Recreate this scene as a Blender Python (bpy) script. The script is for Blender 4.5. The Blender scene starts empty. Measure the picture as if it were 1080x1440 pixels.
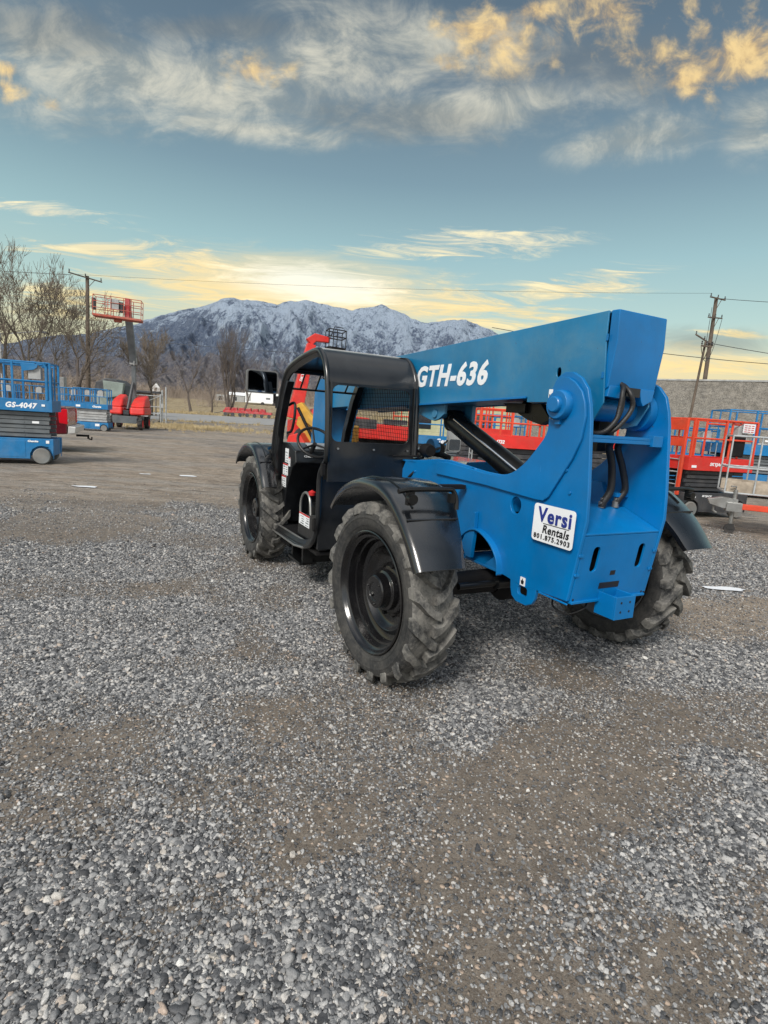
import bpy, math, random
import numpy as np
from mathutils import Vector, Matrix, noise as mnoise
from mathutils.geometry import tessellate_polygon
R_ = math.radians
rng = random.Random(7)
scene = bpy.context.scene
COL = scene.collection
PI = math.pi

# ------------------------------------------------------------------ helpers
class MB:
    """collects geometry for ONE mesh object"""
    def __init__(s): s.v = []; s.f = []; s.mi = []; s.cur = 0
    def add(s, vs, fs):
        o = len(s.v); s.v.extend(tuple(p) for p in vs); s.f.extend(tuple(i+o for i in f) for f in fs); s.mi.extend([s.cur]*len(fs)); return s
    def box(s, a, b):
        x0,y0,z0 = a; x1,y1,z1 = b
        vs = [(x0,y0,z0),(x1,y0,z0),(x1,y1,z0),(x0,y1,z0),(x0,y0,z1),(x1,y0,z1),(x1,y1,z1),(x0,y1,z1)]
        return s.add(vs, [(0,3,2,1),(4,5,6,7),(0,1,5,4),(1,2,6,5),(2,3,7,6),(3,0,4,7)])
    def hexa(s, lo, hi):
        return s.add(list(lo)+list(hi), [(0,3,2,1),(4,5,6,7),(0,1,5,4),(1,2,6,5),(2,3,7,6),(3,0,4,7)])
    def prism(s, poly, ax, a, b, holes=()):
        def P(p, t):
            if ax == 'Y': return (p[0], t, p[1])
            if ax == 'X': return (t, p[0], p[1])
            return (p[0], p[1], t)
        loops = [list(poly)]+[list(h) for h in holes]
        flat = [p for l in loops for p in l]; n = len(flat)
        tris = tessellate_polygon([[Vector((p[0],p[1],0)) for p in l] for l in loops])
        vs = [P(p,a) for p in flat]+[P(p,b) for p in flat]
        fs = [tuple(t) for t in tris]+[tuple(i+n for i in reversed(t)) for t in tris]
        o = 0
        for l in loops:
            m = len(l)
            for i in range(m):
                j = (i+1) % m; fs.append((o+i,o+j,o+j+n,o+i+n))
            o += m
        return s.add(vs, fs)
    def tube(s, pts, r, n=8, closed=False, cap=True):
        pts = [Vector(p) for p in pts]; m = len(pts); rs = r if isinstance(r,(list,tuple)) else [r]*m
        vs = []; fs = []; up = None
        for i,p in enumerate(pts):
            if closed: t = pts[(i+1)%m]-pts[i-1]
            else: t = pts[min(i+1,m-1)]-pts[max(i-1,0)]
            t = t.normalized() if t.length > 1e-9 else Vector((0,0,1))
            if up is None:
                up = Vector((0,0,1)) if abs(t.z) < .9 else Vector((1,0,0))
            u = up-t*up.dot(t)
            u = u.normalized() if u.length > 1e-6 else t.orthogonal().normalized()
            w = t.cross(u); up = u
            for k in range(n):
                a = 2*PI*k/n+PI/n; vs.append(p+(u*math.cos(a)+w*math.sin(a))*rs[i])
        for i in range(m if closed else m-1):
            j = (i+1) % m
            for k in range(n):
                l = (k+1) % n; fs.append((i*n+k,i*n+l,j*n+l,j*n+k))
        if cap and not closed:
            fs.append(tuple(range(n-1,-1,-1))); fs.append(tuple((m-1)*n+k for k in range(n)))
        return s.add(vs, fs)
    def lathe(s, prof, c=(0,0,0), ax='Y', n=48, ring=False):
        m = len(prof); vs = []
        for k in range(n):
            a = 2*PI*k/n
            for (t,r) in prof:
                if ax == 'Y': vs.append((c[0]+r*math.cos(a), c[1]+t, c[2]+r*math.sin(a)))
                elif ax == 'Z': vs.append((c[0]+r*math.cos(a), c[1]+r*math.sin(a), c[2]+t))
                else: vs.append((c[0]+t, c[1]+r*math.cos(a), c[2]+r*math.sin(a)))
        fs = []
        for k in range(n):
            l = (k+1) % n
            for i in range(m if ring else m-1):
                j = (i+1) % m; fs.append((k*m+i,k*m+j,l*m+j,l*m+i))
        return s.add(vs, fs)
    def disc(s, c, r, ax='Y', h=.01, n=24):
        return s.lathe([(0,0.0001),(0,r),(h,r),(h,0.0001)], c, ax, n)
    def build(s, name, mat, parent=None, bevel=0, angle=35, recalc=True, segs=2, jit=0):
        me = bpy.data.meshes.new(name)
        if jit:
            s.v = [tuple(c+rng.uniform(-jit,jit) for c in p) for p in s.v]
        me.from_pydata(s.v, [], s.f)
        mats = mat if isinstance(mat,(list,tuple)) else [mat]
        for m in mats: me.materials.append(m)
        if len(mats) > 1: me.polygons.foreach_set('material_index', s.mi)
        me.update()
        if recalc:
            import bmesh
            bm = bmesh.new(); bm.from_mesh(me); bmesh.ops.recalc_face_normals(bm, faces=bm.faces); bm.to_mesh(me); bm.free()
        me.polygons.foreach_set('use_smooth', [True]*len(me.polygons))
        me.set_sharp_from_angle(angle=R_(angle))
        o = bpy.data.objects.new(name, me); COL.objects.link(o)
        if parent: o.parent = parent
        if bevel:
            b = o.modifiers.new('bevel','BEVEL'); b.width = bevel; b.segments = segs; b.limit_method = 'ANGLE'; b.angle_limit = R_(40); b.harden_normals = True
        return o

def thing(name, label, cat, loc=(0,0,0), rz=0, group=None, parent=None):
    o = bpy.data.objects.new(name, None); COL.objects.link(o); o.location = loc; o.rotation_euler = (0,0,rz); o.empty_display_size = .2
    return tag(o, label, cat, group)
def tag(o, label, cat, group=None, kind=None):
    o['label'] = label; o['category'] = cat
    if group: o['group'] = group
    if kind: o['kind'] = kind
    return o
def struct(o): o['kind'] = 'structure'; return o
def arc(cx, cy, r, a0, a1, n):
    return [(cx+r*math.cos(R_(a0+(a1-a0)*i/n)), cy+r*math.sin(R_(a0+(a1-a0)*i/n))) for i in range(n+1)]
def rrect(x0, y0, x1, y1, r, n=5):
    return (arc(x1-r,y1-r,r,0,90,n)+arc(x0+r,y1-r,r,90,180,n)+arc(x0+r,y0+r,r,180,270,n)+arc(x1-r,y0+r,r,270,360,n))
def smooth_path(pts, n=5, closed=False):
    P = [Vector(p) for p in pts]; out = []; m = len(P)
    for i in range(m if closed else m-1):
        if closed: a,b,c,d = P[i-1],P[i],P[(i+1)%m],P[(i+2)%m]
        else: a,b,c,d = P[max(i-1,0)],P[i],P[i+1],P[min(i+2,m-1)]
        for k in range(n):
            t = k/n
            out.append(.5*((2*b)+(c-a)*t+(2*a-5*b+4*c-d)*t*t+(3*b-a-3*c+d)*t*t*t))
    if not closed: out.append(P[-1])
    return out

# ------------------------------------------------------------------ materials
def lin(h):
    r = [int(h[i:i+2],16)/255 for i in (0,2,4)]
    return tuple(c/12.92 if c < .04045 else ((c+.055)/1.055)**2.4 for c in r)
class NT:
    def __init__(s, tree): s.t = tree; s.n = tree.nodes; s.l = tree.links
    def new(s, typ, **kw):
        n = s.n.new(typ)
        for k,v in kw.items(): setattr(n,k,v)
        return n
    def link(s, a, b): s.l.new(a, b)
    def val(s, sock, v):
        if hasattr(v,'is_output') or isinstance(v, bpy.types.NodeSocket): s.l.new(v, sock)
        elif v is not None: sock.default_value = v
    def math(s, op, a, b=None, c=None, clamp=False):
        n = s.n.new('ShaderNodeMath'); n.operation = op; n.use_clamp = clamp
        s.val(n.inputs[0],a); s.val(n.inputs[1],b)
        if c is not None: s.val(n.inputs[2],c)
        return n.outputs[0]
    def smooth(s, x, lo, hi):
        n = s.n.new('ShaderNodeMapRange'); n.interpolation_type = 'SMOOTHSTEP'
        s.val(n.inputs[0],x); n.inputs[1].default_value = lo; n.inputs[2].default_value = hi
        return n.outputs[0]
    def mix(s, f, a, b, mode='MIX'):
        n = s.n.new('ShaderNodeMix'); n.data_type = 'RGBA'; n.blend_type = mode
        s.val(n.inputs[0],f)
        s.val(n.inputs[6], a if isinstance(a,bpy.types.NodeSocket) else (*a,1)); s.val(n.inputs[7], b if isinstance(b,bpy.types.NodeSocket) else (*b,1))
        return n.outputs[2]
    def noise(s, vec, scale, detail=4, rough=.55, dist=0, dim='3D'):
        n = s.n.new('ShaderNodeTexNoise'); n.inputs['Scale'].default_value = scale; n.inputs['Detail'].default_value = detail
        n.inputs['Roughness'].default_value = rough; n.inputs['Distortion'].default_value = dist
        if vec is not None: s.l.new(vec, n.inputs['Vector'])
        return n.outputs[0]
    def mapping(s, vec, scale=(1,1,1), rot=(0,0,0), loc=(0,0,0)):
        n = s.n.new('ShaderNodeMapping'); n.inputs['Scale'].default_value = scale; n.inputs['Rotation'].default_value = rot; n.inputs['Location'].default_value = loc
        s.l.new(vec, n.inputs[0]); return n.outputs[0]
    def bump(s, h, strength, dist=.01, normal=None):
        n = s.n.new('ShaderNodeBump'); n.inputs['Strength'].default_value = strength; n.inputs['Distance'].default_value = dist
        s.l.new(h, n.inputs['Height'])
        if normal: s.l.new(normal, n.inputs['Normal'])
        return n.outputs[0]
def new_mat(name):
    m = bpy.data.materials.new(name); m.use_nodes = True
    t = NT(m.node_tree); b = m.node_tree.nodes['Principled BSDF']
    return m, t, b
def pbr(name, col, rough=.5, metal=0, var=.15, scale=4, bump=.0, bscale=60, coat=0, dirt=None, dirt_amt=.3, dscale=2.5, spec=.5, rvar=.1, wear=0):
    m, t, b = new_mat(name)
    if isinstance(col,str): col = lin(col)
    tc = t.new('ShaderNodeTexCoord').outputs['Object']
    n1 = t.noise(tc, scale, 6, .6)
    c = t.mix(t.smooth(n1,.3,.7), tuple(x*(1-var) for x in col), tuple(min(1,x*(1+var)) for x in col))
    r = t.math('ADD', t.math('MULTIPLY', t.math('SUBTRACT', t.noise(tc, scale*3, 5), .5), rvar*2.5), rough)
    if dirt:
        n2 = t.noise(tc, dscale, 8, .68, .3)
        f = t.math('MULTIPLY', t.smooth(n2, .42, .68), dirt_amt)
        c = t.mix(f, c, lin(dirt) if isinstance(dirt,str) else dirt)
        r = t.math('ADD', r, t.math('MULTIPLY', f, .35), clamp=True)
    t.link(c, b.inputs['Base Color']); t.link(r, b.inputs['Roughness'])
    b.inputs['Metallic'].default_value = metal; b.inputs['Coat Weight'].default_value = coat; b.inputs['Coat Roughness'].default_value = .12
    b.inputs['Specular IOR Level'].default_value = spec
    if wear:
        sc = t.noise(t.mapping(tc,(1,1,.16),(0,.5,0)), 55, 5, .75, .8)
        w = t.math('MULTIPLY', t.smooth(sc,.66,.70), t.smooth(t.noise(tc,2.1,4,.6),.45,.65))
        ch = t.math('MULTIPLY', t.smooth(t.noise(tc,38,3,.5),.70,.74), t.smooth(t.noise(tc,1.6,4,.6),.5,.62))
        c = t.mix(t.math('MULTIPLY',w,wear), c, tuple(min(1,x*1.4+.10) for x in col)); c = t.mix(t.math('MULTIPLY',ch,wear), c, (.05,.035,.028))
        st = t.math('MULTIPLY', t.smooth(t.noise(t.mapping(tc,(9,9,.7)), 2.2, 5, .6),.55,.75), .22*min(1,wear))
        c = t.mix(st, c, tuple(x*.55+.02 for x in col)); t.link(c, b.inputs['Base Color'])
    if bump:
        t.link(t.bump(t.noise(tc, bscale, 5, .6), bump, .005), b.inputs['Normal'])
    return m
M = {}
M['blue'] = pbr('blue_paint', (.0,.148,.41), .36, var=.12, scale=2.5, coat=.08, spec=.4, dirt=(.03,.13,.26), dirt_amt=.22, dscale=3, bump=.05, bscale=90, wear=.6)
M['blue_boom'] = pbr('faded_blue_paint', (.006,.155,.325), .34, var=.16, scale=1.5, coat=.15, dirt=(.12,.24,.30), dirt_amt=.4, dscale=1.6, bump=.05, bscale=80, wear=.8)
M['blue2'] = pbr('lift_blue_paint', (.002,.15,.37), .45, var=.12, dirt=(.15,.22,.28), dirt_amt=.25, wear=.8)
M['black'] = pbr('black_paint', (.004,.0045,.005), .30, spec=.35, var=.3, dirt=(.03,.028,.025), dirt_amt=.3, bump=.08, bscale=50, coat=.1)
M['blackm'] = pbr('matt_black', (.005,.005,.006), .6, spec=.25, var=.3, dirt=(.03,.027,.024), dirt_amt=.35)
M['cab'] = pbr('cab_black_paint', (.004,.005,.0065), .34, spec=.35, var=.25, scale=3, dirt=(.03,.032,.035), dirt_amt=.25, bump=.04, bscale=40, coat=.55, wear=.8)
M['fender'] = pbr('fender_plastic', (.004,.005,.007), .26, spec=.5, coat=.9, var=.25, scale=3, dirt=(.03,.03,.03), dirt_amt=.15, dscale=4, bump=.04, bscale=30)
M['silver'] = pbr('silver_bumper', (.62,.62,.60), .35, metal=.25, var=.08)
M['rust'] = pbr('dull_orange_paint', (.40,.075,.045), .55, var=.25, dirt=(.3,.2,.15), dirt_amt=.5)
M['steel'] = pbr('worn_steel', (.35,.35,.34), .38, metal=.8, var=.2, dirt=(.1,.07,.05), dirt_amt=.3)
M['chrome'] = pbr('cylinder_rod_steel', (.75,.75,.75), .15, metal=1, var=.05)
M['galv'] = pbr('galvanised_steel', (.42,.44,.45), .5, metal=.35, var=.2, scale=8)
M['hose'] = pbr('rubber_hose', (.012,.012,.013), .5, var=.3, bump=.4, bscale=120)
M['white'] = pbr('white_decal', (.78,.8,.82), .45, var=.04)
M['navy'] = pbr('navy_print', (.02,.035,.22), .5, var=.05)
M['ink'] = pbr('black_print', (.012,.012,.014), .5, var=.05)
M['redink'] = pbr('red_print', (.5,.02,.02), .5, var=.05)
M['red'] = pbr('red_paint', (.62,.022,.016), .42, var=.12, dirt=(.35,.1,.07), dirt_amt=.25, wear=.8)
M['redo'] = pbr('orange_red_paint', (.65,.055,.018), .45, var=.15, dirt=(.3,.1,.06), dirt_amt=.25, wear=.8)
M['redf'] = pbr('faded_red_paint', (.42,.03,.035), .6, var=.25, dirt=(.4,.3,.28), dirt_amt=.4)
M['grey'] = pbr('grey_paint', (.11,.125,.135), .5, var=.15, dirt=(.2,.19,.18), dirt_amt=.3, wear=.8)
M['lgrey'] = pbr('light_grey_paint', (.35,.36,.36), .5, var=.15, dirt=(.2,.18,.16), dirt_amt=.4)
M['dgrey'] = pbr('dark_grey_paint', (.035,.038,.045), .45, var=.2, dirt=(.15,.14,.13), dirt_amt=.3, wear=.8)
M['yellow'] = pbr('yellow_paint', (.55,.30,.03), .5, var=.15, dirt=(.25,.16,.08), dirt_amt=.5, wear=.8)
M['wheelgrey'] = pbr('grey_rubber', (.16,.17,.17), .8, var=.2, dirt=(.25,.22,.19), dirt_amt=.5)
M['tyreblack'] = pbr('dark_tyre_rubber', (.02,.02,.021), .75, var=.2, dirt=(.12,.1,.085), dirt_amt=.5)
M['rim'] = pbr('black_rim_paint', (.006,.006,.007), .22, var=.2, dirt=(.03,.027,.025), dirt_amt=.3, coat=.4)
M['rimgrey'] = pbr('grey_rim_paint', (.07,.08,.09), .5, var=.2, dirt=(.12,.11,.1), dirt_amt=.4)
M['wood'] = pbr('weathered_wood_pole', (.11,.085,.065), .85, var=.35, scale=1.2, bump=.5, bscale=20)
M['plank'] = pbr('plywood_board', (.38,.32,.25), .8, var=.3, scale=6, dirt=(.15,.12,.1), dirt_amt=.4)
M['bark'] = pbr('bark', (.14,.118,.096), .9, var=.35, scale=3)
M['brush'] = pbr('dry_brush_twigs', (.27,.225,.19), .95, var=.35, scale=.05, spec=.1)
M['twig'] = pbr('bare_twigs', (.175,.145,.115), .9, var=.3, scale=.6)
M['barkd'] = pbr('dark_bark', (.11,.09,.078), .9, var=.3, scale=3)
M['wire'] = pbr('power_cable', (.02,.022,.025), .6, var=.1)
M['maroon'] = pbr('maroon_car_paint', (.10,.010,.014), .25, var=.1, coat=.6)
M['rimedge'] = pbr('mirror_edge', (.13,.13,.13), .4, var=.1)
M['mirror'] = pbr('mirror_glass', (.22,.26,.31), .04, metal=1, var=.02, rvar=.01)
M['lamp_red'] = pbr('red_lamp_lens', (.6,.01,.02), .12, var=.1, coat=.8)
M['glass'] = pbr('dark_window_glass', (.02,.025,.03), .05, var=.05, rvar=.01, spec=.8)
M['tarp'] = pbr('grey_green_tarp', (.20,.24,.22), .8, var=.2, scale=2)

def tyre_mat(name, base, mud, amt):
    m, t, b = new_mat(name)
    tc = t.new('ShaderNodeTexCoord').outputs['Object']
    n1 = t.noise(tc, 7, 8, .7, .4); n2 = t.noise(tc, 45, 6, .7)
    f = t.math('MULTIPLY', t.smooth(n1,.36,.64), amt)
    c = t.mix(f, base, mud)
    c = t.mix(t.math('MULTIPLY', t.smooth(n2,.45,.75), .45), c, tuple(x*1.5 for x in mud))
    c = t.mix(t.math('MULTIPLY', t.smooth(t.noise(tc,22,6,.7,1.),.56,.72), .7), c, tuple(x*.5 for x in base))
    t.link(c, b.inputs['Base Color']); b.inputs['Roughness'].default_value = .82
    t.link(t.bump(t.math('ADD', n2, t.math('MULTIPLY', n1, 1.2)), .6, .005), b.inputs['Normal'])
    return m
M['tread'] = tyre_mat('muddy_tread_rubber', (.03,.031,.032), (.19,.182,.165), .9)
M['sidewall'] = tyre_mat('dusty_sidewall_rubber', (.018,.019,.02), (.07,.066,.06), .6)

# ------------------------------------------------------------------ camera
H = 1.6472; PITCH = .1718; ROLL = .0665; FPX = 771.33
fw = Vector((0,math.cos(PITCH),-math.sin(PITCH))); rt = Vector((1,0,0)); up = rt.cross(fw)
Rv = math.cos(ROLL)*rt+math.sin(ROLL)*up; Uv = -math.sin(ROLL)*rt+math.cos(ROLL)*up
cam = bpy.data.objects.new('camera', bpy.data.cameras.new('camera')); COL.objects.link(cam)
cam.matrix_world = Matrix(((Rv.x,Uv.x,-fw.x,0),(Rv.y,Uv.y,-fw.y,0),(Rv.z,Uv.z,-fw.z,H),(0,0,0,1)))
cam.data.sensor_fit = 'HORIZONTAL'; cam.data.sensor_width = 36; cam.data.lens = 36*FPX/1080
cam.data.clip_start = .05; cam.data.clip_end = 20000
scene.camera = cam

# ------------------------------------------------------------------ text
def text_mesh(txt, parent, origin, xdir, ydir, w, h, mat, bold=.02, shear=0, name='lettering', depth=.002, space=1.0, gap=.004):
    """lettering lying on a surface; origin = centre, fitted to w x h"""
    cu = bpy.data.curves.new(name, 'FONT'); cu.body = txt; cu.size = 1; cu.offset = bold; cu.shear = shear; cu.extrude = .5; cu.space_character = space; cu.resolution_u = 3
    ob = bpy.data.objects.new('tmp', cu); COL.objects.link(ob)
    bpy.context.view_layer.update()
    me = bpy.data.meshes.new_from_object(ob.evaluated_get(bpy.context.evaluated_depsgraph_get()))
    bpy.data.objects.remove(ob)
    n = len(me.vertices); co = np.empty(n*3); me.vertices.foreach_get('co', co); co = co.reshape(-1,3)
    lo = co.min(0); hi = co.max(0)
    u = (co[:,0]-(lo[0]+hi[0])/2)/(hi[0]-lo[0])*w; v = (co[:,1]-(lo[1]+hi[1])/2)/(hi[1]-lo[1])*h
    X = np.array(xdir,float); Y = np.array(ydir,float); X /= np.linalg.norm(X); Y /= np.linalg.norm(Y); N = np.cross(X,Y)
    z = np.where(co[:,2] > 0, gap+depth, gap-.002)
    P = np.array(origin)+u[:,None]*X+v[:,None]*Y+z[:,None]*N
    me.vertices.foreach_set('co', P.ravel()); me.materials.clear(); me.materials.append(mat); me.update(); me.name = name
    o = bpy.data.objects.new(name, me); COL.objects.link(o); o.parent = parent
    return o
SUNAZ, SUNEL, SUNE, SUNANG = 205, 42, 2.3, 18
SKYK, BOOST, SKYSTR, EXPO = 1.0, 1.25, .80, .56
VEIL = [(-0.465, 0.517, 0.302, 0.096, -0.03), (-0.152, 0.556, 0.252, 0.094, 0.148), (-0.289, 0.456, 0.235, 0.028, -0.049), (0.21, 0.526, 0.183, 0.048, 0.15), (0.38, 0.478, 0.149, 0.042, 0.199), (0.064, 0.599, 0.183, 0.061, 0.059), (-0.603, 0.56, 0.137, 0.064, -0.121), (0.561, 0.515, 0.069, 0.064, 0.06), (-0.3, 0.5, 0.3, 0.07, 0.05), (0.1, 0.5, 0.25, 0.05, 0.1)]
DARK = [(-0.602, 0.58, 0.229, 0.052, -0.03), (0.307, 0.583, 0.296, 0.062, 0.059), (-0.326, 0.597, 0.229, 0.025, 0.059), (-0.019, 0.48, 0.234, 0.043, -0.03), (0.537, 0.166, 0.136, 0.03, 0.016)]
STREAK = [(-0.613, 0.304, 0.145, 0.016, -0.05), (-0.518, 0.251, 0.159, 0.021, 0.016), (-0.334, 0.26, 0.049, 0.009, 0.016), (0.127, 0.299, 0.181, 0.023, 0.081), (-0.198, 0.199, 0.407, 0.04, 0.016), (0.316, 0.244, 0.133, 0.026, 0.159), (0.174, 0.19, 0.198, 0.031, -0.032), (0.569, 0.126, 0.174, 0.017, 0.045), (-0.383, 0.231, 0.147, 0.018, -0.013), (-0.544, 0.168, 0.149, 0.036, 0.063), (0.597, 0.181, 0.075, 0.009, -0.032)]
PUFF = [(0.12, 0.618, 0.1, 0.062, -0.205), (0.299, 0.643, 0.125, 0.062, 0.238), (0.484, 0.624, 0.159, 0.081, -0.116), (0.055, 0.566, 0.031, 0.022, -0.119), (0.345, 0.601, 0.057, 0.022, 0.059), (0.448, 0.566, 0.059, 0.03, -0.291), (-0.261, 0.539, 0.073, 0.028, 0.059), (-0.589, 0.467, 0.03, 0.015, -0.414), (-0.662, 0.489, 0.033, 0.02, -0.03), (-0.663, 0.517, 0.036, 0.018, 0.059), (0.196, 0.652, 0.043, 0.022, 0.058)]

# ------------------------------------------------------------------ ground
def vnoise(x, y, seed=0):
    xi = np.floor(x); yi = np.floor(y); fx = x-xi; fy = y-yi
    fx = fx*fx*(3-2*fx); fy = fy*fy*(3-2*fy)
    def h(a, b):
        v = np.sin(a*127.1+b*311.7+seed*74.7)*43758.5453
        return v-np.floor(v)
    a = h(xi,yi); b = h(xi+1,yi); c = h(xi,yi+1); d = h(xi+1,yi+1)
    return a+(b-a)*fx+(c-a)*fy+(a-b-c+d)*fx*fy
def fbm(x, y, seed=0, oct=5, gain=.5):
    s = 0; a = 1; t = 0
    for o in range(oct):
        s = s+a*vnoise(x*2**o+17.3*o, y*2**o-9.1*o, seed+o); t += a; a *= gain
    return s/t
def sst(x, a, b):
    t = np.clip((x-a)/(b-a),0,1); return t*t*(3-2*t)
PUD = [(-5.56,10.1,.32,.09),(-4.60,12.6,.27,.12),(-5.5,12.45,.18,.07),(3.88,5.96,.30,.09)]
def rise(x, y):
    return 3.0*sst(y,98,150)+10*sst(y,150,900)
def gheight(x, y):
    r = np.hypot(x, y)
    a = sst(r,60,25)
    z = (fbm(x*.35,y*.35,3)-.5)*.05*a+(fbm(x*1.4,y*1.4,5)-.5)*.035*a
    # tyre ruts that sweep across the yard
    s = (x*.85+y*.25)+.5*(fbm(x*.2,y*.2,9)-.5)*3
    z += (np.sin(s*2.1)*.5+.5)**6*-.022*a*sst(fbm(x*.3+4,y*.3,11),.45,.65)
    z += (fbm(x*7,y*7,21,4,.6)-.5)*.028*sst(r,22,4)
    for px,py,a_,b_ in PUD:
        d = np.hypot((x-px)/(a_*1.5),(y-py)/(b_*2.2)); z = z*sst(d,.75,1.3)-.012*(1-sst(d,.3,1.1))
    # flat under the wheels
    for px,py in ((2.02,3.28),(-.09,4.39),(.62,5.95),(-1.49,7.06)):
        d = np.hypot(x-px,y-py); z = z*sst(d,.3,1.0)
    return z+rise(x,y)
def gravel_cover(x, y):
    r = np.hypot(x,y)
    n = fbm(x*.55+3,y*.42,31,5,.55); n2 = fbm(x*2.3,y*1.9,37,4)
    g = sst(n*.65+n2*.35, .40, .56)
    # bare compacted patches seen in the yard
    def blob(cx,cy,ax,ay,rot=0):
        c,s = math.cos(rot),math.sin(rot); u = (x-cx)*c+(y-cy)*s; v = -(x-cx)*s+(y-cy)*c
        return sst(np.hypot(u/ax,v/ay)+(n2-.5)*.9, 1.15, .6)
    bare = np.maximum.reduce([blob(1.0,2.5,.85,.42,.5), blob(2.3,3.1,1.1,.4,.3)*.95, blob(1.35,3.55,.9,.25,.2)*.7, blob(.75,1.95,.3,.18,.3)*.8, blob(1.15,1.5,.3,.2,.3)*.9, blob(-.9,3.4,.8,.22,.25)*.8, blob(-2.6,4.6,1.1,.35,.1)*.7, blob(-.12,1.95,.16,.42,-.5)*.9, blob(.45,1.35,.3,.2)*.6, blob(-.75,2.75,.42,.28,.4)*.75,
        blob(-1.9,3.9,.9,.3,.3)*.5, blob(1.6,1.75,.35,.3,.2)*.8, blob(3.4,5.0,1.4,.6,.5)*.95, blob(-4.6,10.5,5.,1.9,.05), blob(-2.9,6.6,2.2,.45,.1)*.7, blob(-.55,1.55,.32,.22,.4)*.6, blob(-1.25,2.5,.5,.2,.4)*.6, blob(-1.2,1.8,.3,.15)*.6, blob(.35,1.75,.2,.16)*.6])
    far = sst(y,6,14)
    return np.clip(g*1.0+.24,0,1)*(1-.86*bare)*(1-far*(.35+.6*sst(fbm(x*.22+2,y*.6,51,5),.36,.54)))
def make_ground():
    azs = np.concatenate([np.arange(-180,-46,4.), np.arange(-46,46,.2), np.arange(46,180,4.)])*PI/180
    rs = .35*np.exp(np.arange(0, math.log(9000/.35), .0125))
    A, Rr = np.meshgrid(azs, rs)
    X = Rr*np.sin(A); Y = Rr*np.cos(A); Z = gheight(X,Y)
    nr, na = X.shape
    co = np.stack([X,Y,Z],-1).reshape(-1,3)
    i = np.arange(nr-1)[:,None]*na; j = np.arange(na)[None,:]; jn = (j+1) % na
    F = np.stack([i+j, i+jn, i+na+jn, i+na+j],-1).reshape(-1,4)
    # centre cap
    co = np.vstack([co,[[0,0,0]]]); c = len(co)-1
    me = bpy.data.meshes.new('ground')
    T = np.stack([np.arange(na),np.full(na,c),(np.arange(na)+1)%na],-1)
    nv = len(co); nf = len(F)+len(T)
    me.vertices.add(nv); me.vertices.foreach_set('co', co.astype(np.float32).ravel())
    lv = np.concatenate([F[:,::-1].ravel(),T[:,::-1].ravel()]).astype(np.int32)
    me.loops.add(len(lv)); me.loops.foreach_set('vertex_index', lv)
    me.polygons.add(nf)
    st = np.concatenate([np.arange(len(F))*4, len(F)*4+np.arange(len(T))*3]).astype(np.int32)
    me.polygons.foreach_set('loop_start', st)
    me.polygons.foreach_set('use_smooth', np.ones(nf,bool))
    me.update(calc_edges=True); me.validate()
    x = co[:,0]; y = co[:,1]
    cov = gravel_cover(x,y)
    r = np.hypot(x,y)
    brown = np.clip(sst(fbm(x*.22+2,y*.6,51,5),.36,.54)*sst(y,5,13)*1.0+sst(x,1.2,3.0)*sst(y,3.2,4.8)*.7,0,1)
    fl = .72*x+64.4+ (x+20)*.0
    grass = np.maximum(sst(y-(.64*x+63.5),-1.5,.5)*(1-sst(y-(.64*x+63.2),1,3)), sst(y-(.72*x+112.3),-2,2)*1.0)
    grass = np.maximum(grass, sst(np.hypot((x+14)/5,(y-38)/5)+(fbm(x*.4,y*.4,5)-.5),1.1,.7)*.8)
    col = np.stack([cov,brown,grass,np.ones_like(cov)],-1)
    at = me.color_attributes.new('cover','FLOAT_COLOR','POINT'); at.data.foreach_set('color', col.astype(np.float32).ravel())
    return me
gme = make_ground()
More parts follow.
